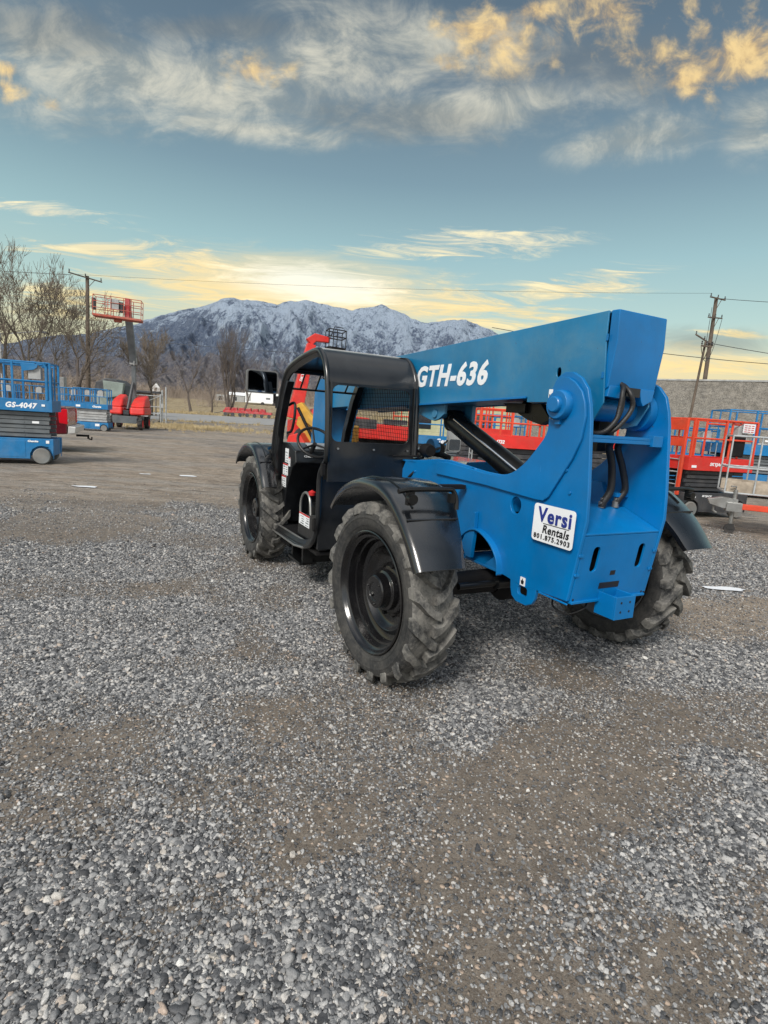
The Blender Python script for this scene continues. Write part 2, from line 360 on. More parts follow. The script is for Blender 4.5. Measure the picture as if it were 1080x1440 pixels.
def ground_mat():
    m, t, b = new_mat('yard_ground')
    pos = t.new('ShaderNodeNewGeometry').outputs['Position']
    at = t.new('ShaderNodeVertexColor', layer_name='cover').outputs['Color']
    sp = t.new('ShaderNodeSeparateColor'); t.link(at, sp.inputs[0])
    cov, brown, grass = sp.outputs[0], sp.outputs[1], sp.outputs[2]
    n1 = t.noise(pos, 1.3, 8, .65); n2 = t.noise(pos, 9, 8, .7); n3 = t.noise(pos, 60, 5, .7)
    dirt = t.mix(t.smooth(n2,.3,.7), (.085,.067,.052), (.18,.145,.112))
    dirt = t.mix(t.math('MULTIPLY',t.smooth(n3,.4,.7),.6), dirt, (.22,.19,.155))
    dirt = t.mix(t.math('MULTIPLY',brown,.8), dirt, t.mix(t.smooth(n2,.35,.65), (.23,.175,.125),(.44,.35,.255)))
    sy = t.new('ShaderNodeSeparateXYZ'); t.link(pos, sy.inputs[0]); farm = t.smooth(sy.outputs[1],6.5,11)
    stn = t.noise(t.mapping(pos,(.16,.95,1),(0,0,-.12)), 1.1, 7, .62, 1.2)
    dirt = t.mix(t.math('MULTIPLY',t.smooth(stn,.46,.6),farm), dirt, (.30,.27,.235))
    dirt = t.mix(t.math('MULTIPLY',t.smooth(t.noise(t.mapping(pos,(.3,1.5,1)),2.3,6,.7,.8),.54,.66),t.math('MULTIPLY',farm,.65)), dirt, (.14,.11,.085))
    mid = t.noise(t.mapping(pos,(.55,2.2,1),(0,0,.1)), 3.2, 8, .72, .6)
    dirt = t.mix(t.math('MULTIPLY',t.smooth(mid,.44,.64),t.math('MULTIPLY',farm,.7)), dirt, (.47,.41,.34))
    dirt = t.mix(t.math('MULTIPLY',t.smooth(mid,.50,.34),t.math('MULTIPLY',farm,.75)), dirt, (.105,.085,.068))
    # stones as cells in two sizes
    def cells(scale):
        v = t.new('ShaderNodeTexVoronoi'); v.inputs['Scale'].default_value = scale; t.link(pos, v.inputs['Vector'])
        v.inputs['Randomness'].default_value = 1
        s = t.new('ShaderNodeSeparateColor'); t.link(v.outputs['Color'], s.inputs[0])
        return v.outputs['Distance'], s.outputs[0], s.outputs[1]
    d1, c1, k1 = cells(46); d2, c2, k2 = cells(95); d3, c3, k3 = cells(210)
    dirt = t.mix(t.math('MULTIPLY',t.smooth(d3,.6,.3),.75), dirt, t.mix(c3,(.03,.026,.022),(.24,.215,.185)))
    stone1 = t.mix(c1, (.04,.04,.042), (.30,.295,.288)); stone1 = t.mix(t.math('GREATER_THAN',k1,.93), stone1, (.40,.31,.24))
    stone2 = t.mix(c2, (.04,.04,.042), (.26,.255,.248))
    in1 = t.smooth(d1,.55,.38); in2 = t.smooth(d2,.55,.35)
    c = t.mix(t.math('MULTIPLY',in2,t.math('MULTIPLY',cov,.8)), dirt, stone2)
    m1 = t.math('MULTIPLY', in1, t.smooth(t.math('ADD',cov,t.math('SUBTRACT',k1,.75)),.0,.35))
    c = t.mix(m1, c, stone1)
    g = t.mix(t.smooth(n1,.35,.65), (.20,.15,.085), (.33,.27,.17)); g = t.mix(t.math('MULTIPLY',t.smooth(t.noise(pos,.35,6,.7),.5,.7),.6), g, (.13,.11,.07))
    c = t.mix(grass, c, g)
    t.link(c, b.inputs['Base Color']); b.inputs['Roughness'].default_value = .78; b.inputs['Specular IOR Level'].default_value = .35
    h = t.math('ADD', t.math('MULTIPLY', m1, t.math('SUBTRACT',1,d1)), t.math('MULTIPLY', t.math('ADD',n3,n2), .35))
    t.link(t.bump(h, .7, .02, t.bump(t.math('MULTIPLY',t.math('ADD',mid,stn),farm), .8, .10)), b.inputs['Normal'])
    return m
gme.materials.append(ground_mat())
ground = bpy.data.objects.new('ground', gme); COL.objects.link(ground); struct(ground)

# loose gravel: single stones scattered over the near yard
def make_gravel():
    g = np.random.default_rng(3)
    N = 2300000
    az = g.uniform(-44,44,N)*PI/180; r = 1.0*np.exp(g.uniform(0, math.log(13.0), N))
    # weight so the density is even near the camera and thins with distance
    dens = np.minimum(1, (r/4.6)**2)*sst(r,13,6.5)
    keep = g.uniform(0,1,N) < np.minimum(1,(r/4.4)**2)*np.where(r > 4.4, (4.4/r)**.7, 1)*sst(r,13.5,9)
    x = r*np.sin(az); y = r*np.cos(az)
    cov = gravel_cover(x,y)
    clump = fbm(x*6,y*6,77,3)
    keep &= g.uniform(0,1,N) < np.clip(cov*1.15*(.55+.9*clump),.12,1)
    for px,py,a_,b_ in PUD: keep &= np.hypot((x-px)/a_/1.05,(y-py)/b_/1.05) > 1
    x = x[keep]; y = y[keep]; n = len(x); cov = cov[keep]; r = r[keep]
    size = np.clip(g.lognormal(math.log(.0054),.38,n),.0026,.017)*(.62+.42*cov)
    size = size*(1+.25*sst(r,5,12))
    z = gheight(x,y)+size*g.uniform(-.15,.45,n)
    me = bpy.data.meshes.new('gravel'); me.vertices.add(n)
    me.vertices.foreach_set('co', np.stack([x,y,z],-1).astype(np.float32).ravel())
    a = me.attributes.new('size','FLOAT','POINT'); a.data.foreach_set('value', size.astype(np.float32))
    a = me.attributes.new('turn','FLOAT_VECTOR','POINT'); a.data.foreach_set('vector', (np.stack([g.normal(0,.35,n),g.normal(0,.35,n),g.uniform(0,6.28,n)],-1)).astype(np.float32).ravel())
    a = me.attributes.new('squash','FLOAT_VECTOR','POINT'); a.data.foreach_set('vector', (np.stack([g.uniform(.9,1.55,n),g.uniform(.75,1.1,n),g.uniform(.5,.85,n)],-1)).astype(np.float32).ravel())
    a = me.attributes.new('tint','FLOAT','POINT'); a.data.foreach_set('value', g.uniform(0,1,n).astype(np.float32))
    me.update(); print('pebbles', n)
    ob = bpy.data.objects.new('gravel', me); COL.objects.link(ob)
    m, t, b = new_mat('gravel_stone')
    tn = t.new('ShaderNodeAttribute', attribute_type='INSTANCER', attribute_name='tint').outputs['Fac']
    cr = t.new('ShaderNodeValToRGB'); t.link(tn, cr.inputs[0]); cr.color_ramp.interpolation = 'LINEAR'
    st = [(0,(.038,.039,.042)),(.25,(.088,.090,.095)),(.5,(.165,.167,.171)),(.75,(.275,.273,.27)),(.9,(.45,.44,.425)),(.965,(.42,.39,.35)),(.98,(.40,.31,.25)),(.988,(.36,.33,.29)),(1,(.66,.65,.62))]
    el = cr.color_ramp.elements; el[0].position = 0; el[0].color = (*st[0][1],1); el[1].position = 1; el[1].color = (*st[-1][1],1)
    for p,c in st[1:-1]: e = el.new(p); e.color = (*c,1)
    pos = t.new('ShaderNodeNewGeometry').outputs['Position']
    c = t.mix(t.smooth(t.noise(pos,260,4,.7),.3,.7), tuple([.72]*3), tuple([1.2]*3)); c = t.mix(1., cr.outputs[0], c, 'MULTIPLY')
    t.link(c, b.inputs['Base Color']); b.inputs['Roughness'].default_value = .62; b.inputs['Specular IOR Level'].default_value = .4
    ng = bpy.data.node_groups.new('scatter','GeometryNodeTree')
    ng.interface.new_socket('Geometry', in_out='INPUT', socket_type='NodeSocketGeometry'); ng.interface.new_socket('Geometry', in_out='OUTPUT', socket_type='NodeSocketGeometry')
    nd = ng.nodes; L = ng.links
    gi = nd.new('NodeGroupInput'); go = nd.new('NodeGroupOutput')
    mtp = nd.new('GeometryNodeMeshToPoints'); L.new(gi.outputs[0], mtp.inputs[0])
    gti = nd.new('GeometryNodeGeometryToInstance')
    for k in range(9):
        ico = nd.new('GeometryNodeMeshIcoSphere'); ico.inputs['Radius'].default_value = 1; ico.inputs['Subdivisions'].default_value = 2
        sp = nd.new('GeometryNodeSetPosition'); L.new(ico.outputs[0], sp.inputs[0])
        p = nd.new('GeometryNodeInputPosition'); ad = nd.new('ShaderNodeVectorMath'); ad.operation = 'ADD'; ad.inputs[1].default_value = (k*7.3,k*3.1,-k*5.7); L.new(p.outputs[0], ad.inputs[0])
        nz = nd.new('ShaderNodeTexNoise'); nz.inputs['Scale'].default_value = .95; nz.inputs['Detail'].default_value = 1.5; L.new(ad.outputs[0], nz.inputs['Vector'])
        sb = nd.new('ShaderNodeVectorMath'); sb.operation = 'SUBTRACT'; sb.inputs[1].default_value = (.5,.5,.5); L.new(nz.outputs['Color'], sb.inputs[0])
        sc = nd.new('ShaderNodeVectorMath'); sc.operation = 'SCALE'; sc.inputs['Scale'].default_value = 2.1; L.new(sb.outputs[0], sc.inputs[0]); L.new(sc.outputs[0], sp.inputs['Offset'])
        ss = nd.new('GeometryNodeSetShadeSmooth'); L.new(sp.outputs[0], ss.inputs[0]); ss.inputs['Shade Smooth'].default_value = (k % 3 != 0)
        sm = nd.new('GeometryNodeSetMaterial'); L.new(ss.outputs[0], sm.inputs[0]); sm.inputs['Material'].default_value = m
        L.new(sm.outputs[0], gti.inputs[0])
    iop = nd.new('GeometryNodeInstanceOnPoints'); L.new(mtp.outputs[0], iop.inputs['Points']); L.new(gti.outputs[0], iop.inputs['Instance']); iop.inputs['Pick Instance'].default_value = True
    def na(name, typ):
        n = nd.new('GeometryNodeInputNamedAttribute'); n.data_type = typ; n.inputs['Name'].default_value = name
        return [o for o in n.outputs if o.enabled and o.name == 'Attribute'][0]
    ri = nd.new('FunctionNodeRandomValue'); ri.data_type = 'INT'
    ri.inputs[4].default_value = 0; ri.inputs[5].default_value = 8; L.new(ri.outputs[2], iop.inputs['Instance Index'])
    e2r = nd.new('FunctionNodeEulerToRotation'); L.new(na('turn','FLOAT_VECTOR'), e2r.inputs[0]); L.new(e2r.outputs[0], iop.inputs['Rotation'])
    sc = nd.new('ShaderNodeVectorMath'); sc.operation = 'SCALE'; L.new(na('squash','FLOAT_VECTOR'), sc.inputs[0]); L.new(na('size','FLOAT'), sc.inputs['Scale']); L.new(sc.outputs[0], iop.inputs['Scale'])
    L.new(iop.outputs[0], go.inputs[0])
    md = ob.modifiers.new('scatter','NODES'); md.node_group = ng
    ob['kind'] = 'stuff'; tag(ob, 'loose grey crushed gravel scattered over the yard', 'gravel')
make_gravel()

# puddles
mw, t, b = new_mat('icy_snow'); b.inputs['Base Color'].default_value = (.75,.77,.80,1); b.inputs['Roughness'].default_value = .4
for k,(px,py,a_,b_) in enumerate(PUD):
    mb = MB(); n = 40; vs = []
    for i in range(n):
        a = 2*PI*i/n; rr = .8+.45*(mnoise.noise(Vector((math.cos(a)*1.5+k*3,math.sin(a)*1.5,k))))
        vs.append((px+a_*rr*math.cos(a), py+b_*rr*math.sin(a), float(0)+.003))
    mb.add(vs, [tuple(range(n))]); o = mb.build('snow_patch', mw, recalc=False); struct(o)

# road across the far side of the yard
mr, t, b = new_mat('asphalt_road')
pos = t.new('ShaderNodeNewGeometry').outputs['Position']
t.link(t.mix(t.smooth(t.noise(pos,.5,8,.7),.3,.7),(.20,.20,.20),(.30,.295,.29)), b.inputs['Base Color']); b.inputs['Roughness'].default_value = .8
mb = MB()
xs = [-140,-90,-50,-30,-20,-10,0,12]
va = []; vb = []
for x in xs:
    va.append((x,.64*x+64.2,.03)); vb.append((x,.72*x+110,.03))
mb.add(va+vb, [(i,i+1,len(xs)+i+1,len(xs)+i) for i in range(len(xs)-1)])
struct(mb.build('road', mr, recalc=False))

# ------------------------------------------------------------------ mountains
SKY = [(-70,.02),(-60,.03),(-47.5,.03),(-39.67,.045),(-34.98,.065),(-31.89,.083),(-28.08,.0963),(-24.3,.1206),(-21.57,.1431),(-18.43,.161),(-16.17,.1778),(-14.85,.175),(-13.17,.1771),(-11.81,.1738),(-10.46,.1831),(-9.09,.1866),(-6.99,.1817),(-4.51,.177),(-3.11,.1824),(-1.58,.190),(.1,.1791),(2.29,.1636),(4.4,.1692),(6.84,.1735),(9.37,.1565),(13.69,.12),(20.69,.06),(30,.025),(50,.02)]
def make_mountain():
    az = np.linspace(-70,50,900); D = 5200.
    sk = np.interp(az, [a for a,_ in SKY], [s for _,s in SKY])
    sk = sk+(fbm(az*1.3,az*0+5,3,4)-.5)*.006*np.minimum(1,sk/.1)
    tt = np.linspace(0,1.25,260)
    A,T = np.meshgrid(az,tt); S = np.broadcast_to(sk,A.shape)
    rr = 2300+T*(D-2300)
    # front face rises in spurs towards the crest, back falls away
    def ridged(x,y,seed,oct=6):
        s = 0; a = 1; tot = 0; w = 1
        for o in range(oct):
            n = 1-np.abs(2*vnoise(x*2**o+3.3*o,y*2**o+1.7*o,seed+o)-1); n = n*n
            s = s+a*n*w; w = np.clip(n*1.6,0,1); tot += a; a *= .52
        return s/tot
    warp = (fbm(A*.18,T*3,8)-.5)*5
    w2 = (fbm(A*.35+9,T*6,18)-.5)*2.2
    spur = .55*ridged((A+warp)*.15+T*1.3, T*2.2+A*.06, 40)+.45*ridged((A+warp)*.17-T*1.6, T*2.0, 46)
    fine = .5*ridged((A+w2)*.7+T*5, T*11-A*.2, 60, 5)+.5*ridged((A+w2)*.8-T*6, T*9, 66, 5)
    prof = np.where(T<1, (T**1.25), 1-(T-1)*2.2)
    Hc = S*D
    env = np.sin(np.clip(T,0,1)*PI)**.8
    Z = Hc*(prof+env*((spur-.42)*.40+(fine-.4)*.16)) 
    ang = Z/rr; lim = S*(.965+.035*T)
    Z = np.where((ang > lim)&(T<.985), lim*rr, Z)
    Z = np.maximum(Z,-5)+10
    Z = np.where(T<.02, 0, Z)
    X = rr*np.sin(A*PI/180); Y = rr*np.cos(A*PI/180)
    nr,na = X.shape
    i = np.arange(nr-1)[:,None]*na; j = np.arange(na-1)[None,:]
    F = np.stack([i+j,i+j+1,i+na+j+1,i+na+j],-1).reshape(-1,4)
    me = bpy.data.meshes.new('mountains'); me.from_pydata(np.stack([X,Y,Z],-1).reshape(-1,3).tolist(), [], F.tolist())
    me.polygons.foreach_set('use_smooth',[True]*len(me.polygons))
    at = me.attributes.new('snow_shade','FLOAT','POINT')
    sn = (Z/(.17*D))+.35*(fbm(A*.5,T*5,91)-.5)+.9*(fine-.42)
    sn = sn-.55*sst(A,-15,-21)*sst(T,1.1,.7)  # thins snow on the left flank to put its blue shadow into colour
    at.data.foreach_set('value', sn.astype(np.float32).ravel())
    m,t,b = new_mat('snowy_mountain')
    pos = t.new('ShaderNodeNewGeometry'); nrm = t.new('ShaderNodeSeparateXYZ'); t.link(pos.outputs['Normal'], nrm.inputs[0])
    s = t.new('ShaderNodeAttribute', attribute_name='snow_shade').outputs['Fac']
    sp = t.mapping(pos.outputs['Position'], (1.3,.5,.75), (0,.6,0))
    n1 = t.noise(sp,.012,9,.72,.6); n2 = t.noise(sp,.05,6,.7)
    f = t.math('ADD', s, t.math('ADD', t.math('MULTIPLY', t.math('SUBTRACT',n1,.5), 3.0), t.math('MULTIPLY', t.math('SUBTRACT',n2,.5), 1.5)))
    snow = t.smooth(f, .30, .95)
    rock = t.mix(t.smooth(n2,.35,.65), (.10,.135,.21), (.18,.22,.29))  # paler bluish tones put distance haze into the rock colour
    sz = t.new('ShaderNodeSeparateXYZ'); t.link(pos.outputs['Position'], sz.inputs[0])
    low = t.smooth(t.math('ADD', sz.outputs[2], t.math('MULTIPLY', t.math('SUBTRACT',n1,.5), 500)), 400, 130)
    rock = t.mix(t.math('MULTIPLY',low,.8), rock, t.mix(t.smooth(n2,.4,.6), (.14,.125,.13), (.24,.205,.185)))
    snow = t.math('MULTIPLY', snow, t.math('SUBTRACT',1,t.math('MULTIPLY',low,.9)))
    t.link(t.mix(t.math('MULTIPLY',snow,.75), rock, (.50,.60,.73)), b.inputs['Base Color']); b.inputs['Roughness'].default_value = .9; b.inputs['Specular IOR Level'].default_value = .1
    t.link(t.bump(t.math('ADD',n1,n2), .9, 60), b.inputs['Normal'])
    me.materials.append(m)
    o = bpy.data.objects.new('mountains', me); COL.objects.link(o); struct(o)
make_mountain()

# ------------------------------------------------------------------ bare trees
def grow(mb_t, mb_c, p, d, L, r, depth, rg, spread=.5, lift=.12, maxd=6):
    n = 4 if depth < 3 else 3
    pts = [p]; rs = [r]; q = p.copy(); dd = d.copy()
    for i in range(n):
        dd = (dd+Vector((rg.uniform(-1,1),rg.uniform(-1,1),rg.uniform(-.4,.8)))*.13+Vector((0,0,lift*.3))).normalized()
        q = q+dd*(L/n); pts.append(q.copy()); rs.append(r*(1-.42*(i+1)/n))
    tgt = mb_t if depth < 3 else mb_c
    tgt.tube(pts, rs, 6 if depth < 2 else (4 if depth < 4 else 3), cap=False)
    if depth >= maxd: return
    k = 3 if depth in (0,1) else rg.choice((2,3,3))
    for i in range(k):
        a = rg.uniform(0,2*PI); side = dd.orthogonal().normalized(); side = (Matrix.Rotation(a,3,dd) @ side)
        nd = (dd+side*rg.uniform(.35,1.0)*spread*1.5+Vector((0,0,lift))).normalized()
        grow(mb_t, mb_c, q, nd, L*rg.uniform(.62,.85), max(rs[-1]*rg.uniform(.6,.85),.012), depth+1, rg, spread, lift, maxd)
    if depth >= 1:
        for i in range(2 if maxd > 5 else 1):
            u = rg.uniform(.35,.9); j = int(u*n); b = pts[j]
            side = (Matrix.Rotation(rg.uniform(0,2*PI),3,dd) @ dd.orthogonal().normalized())
            grow(mb_t, mb_c, b, (dd*.7+side*spread*1.6+Vector((0,0,lift))).normalized(), L*.55, max(rs[j]*.45,.012), min(depth+2,maxd), rg, spread, lift, maxd)
def bare_tree(loc, h, seed, label, stems=1, lean=(0,0), spread=.5, r=.2, mats=('bark','twig'), cat='tree', group=None, maxd=6, lift=.12):
    rg = random.Random(seed)
    t = thing('bare_tree', label, cat, loc, 0, group)
    a = MB(); c = MB()
    for s in range(stems):
        d = Vector((lean[0]+(rg.uniform(-.3,.3) if stems > 1 else 0), lean[1]+(rg.uniform(-.2,.2) if stems > 1 else 0),1)).normalized()
        grow(a, c, Vector((rg.uniform(-.3,.3)*(stems > 1),rg.uniform(-.3,.3)*(stems > 1),-.3)), d, h*.27, r, 0, rg, spread, lift, maxd)
    # fit the height
    mz = max(v[2] for v in c.v); k = h/mz
    for m_ in (a,c): m_.v = [(v[0]*k,v[1]*k,v[2]*k) for v in m_.v]
    a.build('trunk', M[mats[0]], t, recalc=False); c.build('crown', M[mats[1]], t, recalc=False)
    return t
G1 = 'bare trees at the left edge of the yard'
bare_tree((-26.3,38,0), 11.6, 1, 'large bare tree cut by the left edge of the photo', lean=(.05,0), spread=.5, r=.28, group=G1)
bare_tree((-24.7,38.6,0), 11.2, 2, 'tall bare tree right beside the leftmost tree, behind the long blue lift', lean=(-.03,0), spread=.42, r=.2, group=G1)
bare_tree((-22.4,39.5,0), 9.6, 13, 'bare tree with dark crooked limbs just left of the wooden utility pole', lean=(.12,0), spread=.55, r=.25, group=G1, mats=('barkd','twig'))
bare_tree((-27.5,46,0), 11.0, 4, 'slender bare tree standing further back among the left trees', spread=.4, r=.16, group=G1)
bare_tree((-19.2,44,0), 7.5, 5, 'small pale bare tree between utility pole and orange lift boom', spread=.5, r=.1, group=G1)
G2 = 'bare roadside trees beyond the gate'
bare_tree((-35.4,99,0), 13.2, 6, 'bare roadside tree leaning left, leftmost of the group past the gate', lean=(-.22,0), spread=.5, r=.26, group=G2, mats=('barkd','barkd'), maxd=5)
bare_tree((-32.6,101,0), 9.5, 7, 'short dark bare tree leaning right between two taller roadside trees', lean=(.22,0), spread=.5, r=.2, group=G2, mats=('barkd','barkd'), maxd=5)
bare_tree((-29.2,101.5,0), 16.0, 8, 'tallest bare roadside tree with several upright stems', stems=5, spread=.36, r=.26, group=G2, mats=('barkd','barkd'), lift=.25, maxd=5)
bare_tree((-27.2,102,0), 11.0, 9, 'spreading bare tree leaning right beside the multi stemmed tree', lean=(.35,0), spread=.5, r=.22, group=G2, mats=('barkd','barkd'), maxd=5)
def brush():
    rg = random.Random(5); mb = MB()
    def bush(x,y,z,h,w,k):
        for i in range(k):
            bx = x+rg.gauss(0,w*.35); a = rg.uniform(0,2*PI); sp = rg.uniform(.05,.5)
            p0 = Vector((bx,y+rg.gauss(0,w*.3),z)); hh = h*rg.uniform(.5,1.05)
            sp *= 1.7
            p1 = p0+Vector((math.cos(a)*sp*hh*.35,math.sin(a)*sp*hh*.3,hh*.5)); p2 = p1+Vector((math.cos(a+.7)*sp*hh*.45,math.sin(a)*sp*hh*.3,hh*.36))
            rr = h*.0065
            mb.tube([p0,p1,p2],[rr*1.6,rr,rr*.4],3,cap=False)
            for q in range(7):
                b = p0.lerp(p1,rg.uniform(.4,1)).lerp(p2,rg.uniform(0,.9)); e = b+Vector((rg.uniform(-1,1),rg.uniform(-1,1),rg.uniform(-.1,.9)))*hh*.28
                mb.tube([b,e],[rr*.8,rr*.3],3,cap=False)
    for i in range(1150):
        y = rg.uniform(155,340); x = rg.uniform(-.85,.12)*y; z = float(rise(np.array(x),np.array(y)))-.3
        k = .55+.9*float(fbm(np.array(x*.03),np.array(y*.02),12,3))
        bush(x,y,z,rg.uniform(2.2,6.5)*k*(1 if rg.random() < .9 else 1.6),rg.uniform(3,8),9)
    for i in range(170):
        y = rg.uniform(50,62) if rg.random() < .6 else rg.uniform(120,150); x = -.62*y+rg.uniform(-22,4) if y < 70 else rg.uniform(-.62,-.29)*y
        bush(x,y,float(rise(np.array(x),np.array(y))),rg.uniform(1.5,4.8),3,16)
    return mb
o = brush().build('brush', M['brush'], recalc=False); tag(o,'far belt of brown leafless brush and thickets below the mountains','brush',kind='stuff')

def dry_grass():
    rg = random.Random(8); mb = MB()
    def clump(x,y,h,n):
        z = float(gheight(np.array(x),np.array(y)))
        for i in range(n):
            a = rg.uniform(0,2*PI); r = rg.uniform(0,.16); hh = h*rg.uniform(.5,1.2); b = Vector((x+r*math.cos(a),y+r*math.sin(a),z-.01)); tip = b+Vector((rg.gauss(0,.35)*hh,rg.gauss(0,.35)*hh,hh)); w = Vector((.008+.0003*y,0,0))
            mb.add([b-w,b+w,tip],[(0,1,2)])
    for i in range(900):
        a = rg.uniform(0,2*PI); r = abs(rg.gauss(0,1)); clump(-14.5+3.2*r*math.cos(a),38.5+3.0*r*math.sin(a),rg.uniform(.08,.28),7)
    for i in range(500):
        x = rg.uniform(-60,4); clump(x,.64*x+62.4+rg.gauss(0,.7),rg.uniform(.1,.35),8)
    for i in range(1600):
        x = rg.uniform(-75,2); clump(x,.72*x+112+abs(rg.gauss(0,9)),rg.uniform(.2,.55),8)
    for i in range(160):
        x = rg.uniform(9,22); clump(x,48.5-(x-3)*.704-.5-abs(rg.gauss(0,.5)),rg.uniform(.15,.5),8)
    return mb
mg = pbr('straw_grass', (.36,.29,.17), .9, var=.35, scale=.4, spec=.1)
o = dry_grass().build('dry_grass', mg, recalc=False); tag(o, 'dry straw coloured grass along the road, gate and field', 'grass', kind='stuff')

# ------------------------------------------------------------------ telehandler (x forward, y to its left, z up; origin on the ground under the rear axle)
TH = thing('telehandler', 'blue telehandler with black open cab and boom lettered GTH-636 in the middle', 'telehandler', (.9675,3.8326,0), 2.0543)

def flip(pts): return [(a,b) for a,b in pts]
# side plates of the rear frame -------------------------------------------------
concave = smooth_path([(-.515,1.78,0),(-.530,1.641,0),(-.465,1.54,0),(-.35,1.42,0),(-.2,1.338,0),(-.02,1.328,0),(.15,1.338,0)],4)
PL = [(-.813,.693),(-.880,1.16),(-.868,1.32),(-.822,1.70)]
PL += [(-.805,1.78),(-.775,1.866),(-.72,1.925),(-.66,1.955),(-.60,1.958),(-.545,1.93),(-.515,1.87)]
PL += [(p.x,p.y) for p in concave]+[(.454,1.362),(.62,1.355),(1.12,1.29),(1.3,1.0),(3.35,.92),(3.45,.62),(.42,.62),(.30,.70),(.22,.78)]
PL += [(.15,.85),(.06,.90),(-.05,.90),(-.15,.84),(-.22,.76),(-.25,.69),(-.335,.68)]
PLlug = [(-.335,.68),(-.342,.63),(-.36,.585),(-.40,.56),(-.50,.56),(-.545,.585),(-.565,.625),(-.572,.68)]
def circ(cx, cy, rx, ry=None, n=16):
    ry = ry or rx; return [(cx+rx*math.cos(2*PI*i/n), cy+ry*math.sin(2*PI*i/n)) for i in range(n)]
for sgn in (1,-1):
    mb = MB(); y0, y1 = (.305,.33) if sgn > 0 else (-.33,-.305)
    mb.prism(PL+PLlug[1:], 'Y', y0, y1, holes=[circ(-.312,1.155,.047,.055), rrect(-.495,.612,-.415,.668,.015,3)])
    o = mb.build('frame_plate', M['blue'], TH, bevel=.005)
    # welded doubler plate round the tower head
    mb = MB(); y0, y1 = (.3325,.350) if sgn > 0 else (-.350,-.3325)
    DB = [(.60,1.335),(.609,1.242),(-.005,1.240),(-.50,1.222),(-.56,1.225),(-.60,1.255),(-.745,1.49),(-.79,1.60),(-.800,1.72),(-.785,1.79),(-.755,1.85),(-.70,1.90),(-.65,1.925),(-.60,1.930),(-.555,1.91),(-.53,1.86)]
    DB += [(p.x-.004,p.y-.008) for p in concave]+[(.45,1.345)]
    mb.prism(DB, 'Y', y0, y1); mb.build('doubler_plate', M['blue'], TH, bevel=.006)
    # pivot boss and pin
    mb = MB(); s = 1 if sgn > 0 else -1
    mb.lathe([(0,.0001),(0,.083),(s*.03,.083),(s*.045,.075),(s*.045,.0001)], (-.625,s*.350,1.775), 'Y', 40)
    mb.lathe([(0,.0001),(0,.046),(s*.022,.044),(s*.028,.038),(s*.028,.0001)], (-.625,s*.394,1.775), 'Y', 32)
    mb.box((-.64,s*.350 if s > 0 else -.372,1.668),(-.605,s*.372 if s > 0 else -.350,1.70))
    mb.build('pivot_boss', M['blue'], TH, bevel=.002)
# weld line on the sign side, decal on the head, gusset and arch flange
mb = MB(); mb.prism([(.181,.80),(.070,1.045),(.050,1.045),(.045,.90),(.06,.72),(.12,.72)], 'Y', .332, .362)
mb.build('gusset', M['blue'], TH, bevel=.003)
mb = MB()
ar = [(p.x,p.y) for p in smooth_path([(-.255,.69,0),(-.235,.78,0),(-.17,.86,0),(-.07,.915,0),(.03,.935,0),(.13,.90,0),(.22,.82,0)],3)]
n = len(ar); vs = []
for (a,b_) in ar: vs += [(a,.328,b_),(a,.375,b_),(a*.96,.375,b_-.011),(a*.96,.328,b_-.011)]
mb.add(vs, [(4*i+k,4*i+(k+1)%4,4*i+4+(k+1)%4,4*i+4+k) for i in range(n-1) for k in range(4)]+[(0,1,2,3),(4*n-1,4*n-2,4*n-3,4*n-4)])
mb.build('arch_flange', M['blue'], TH, bevel=.003)
# tail box ------------------------------------------------------------------
mb = MB()
top = 1.076
face = [(-.30,.675),(.30,.675),(.30,top),(-.30,top)]
def fx(z): return -.815-.05*(z-.68)/.4     # face plane, follows the plates
# face plate with openings (built flat then sheared)
hl = [rrect(.158,.862,.212,1.012,.026,5), rrect(-.214,.865,-.160,1.015,.026,5)]
mb.prism([(-.302,.675),(.302,.675),(.302,top),(-.302,top)], 'X', 0, .014, holes=hl)
mb.v = [(v[0]+fx(v[2]),v[1],v[2]) for v in mb.v]
tpn = mb.build('tail_panel', M['blue'], TH, bevel=.003)
for (ya,yb,za,zb) in ((-.007,.034,.832,.860),(-.062,.102,.752,.789)):
    mb = MB(); mb.box((fx(zb)-.0015+.002,ya,za),(fx(za)+.012,yb,zb)); mb.v = [(fx(v[2])-.0015 if v[0] < fx(zb)+.004 else v[0],v[1],v[2]) for v in mb.v]; mb.build('panel_opening', M['ink'], tpn)
mb = MB(); mb.prism([(-.864,top+.0015),(-.60,1.172),(-.34,1.172),(-.34,1.184),(-.603,1.184),(-.866,top+.0135)], 'Y', -.302, .302); mb.build('tail_shelf', M['blue'], TH, bevel=.003)
mb = MB(); mb.box((-.83,-.304,.676),(.3,.304,.692)); mb.box((-.828,.331,.676),(-.60,.342,.686)); mb.build('belly_plate', M['blue'], TH, bevel=.003)
mb = MB(); mb.box((-.78,-.30,.675),(-.66,.30,1.07)); mb.box((-.66,-.26,.70),(-.35,.26,.9)); mb.build('counterweight', M['blackm'], TH)
for y in (.315,-.315):
    for z in (.85,.965):
        mb = MB(); s = 1 if y > 0 else -1
        mb.lathe([(0,.0001),(0,.009),(.008,.009),(.008,.0001)], (fx(z)-.007,s*.312,z), 'X', 14); mb.box((fx(z)-.007,s*.300-.012,z-.008),(fx(z)-.002,s*.300+.012,z+.008)); mb.build('hinge_tab', M['blue'], TH, bevel=.001)
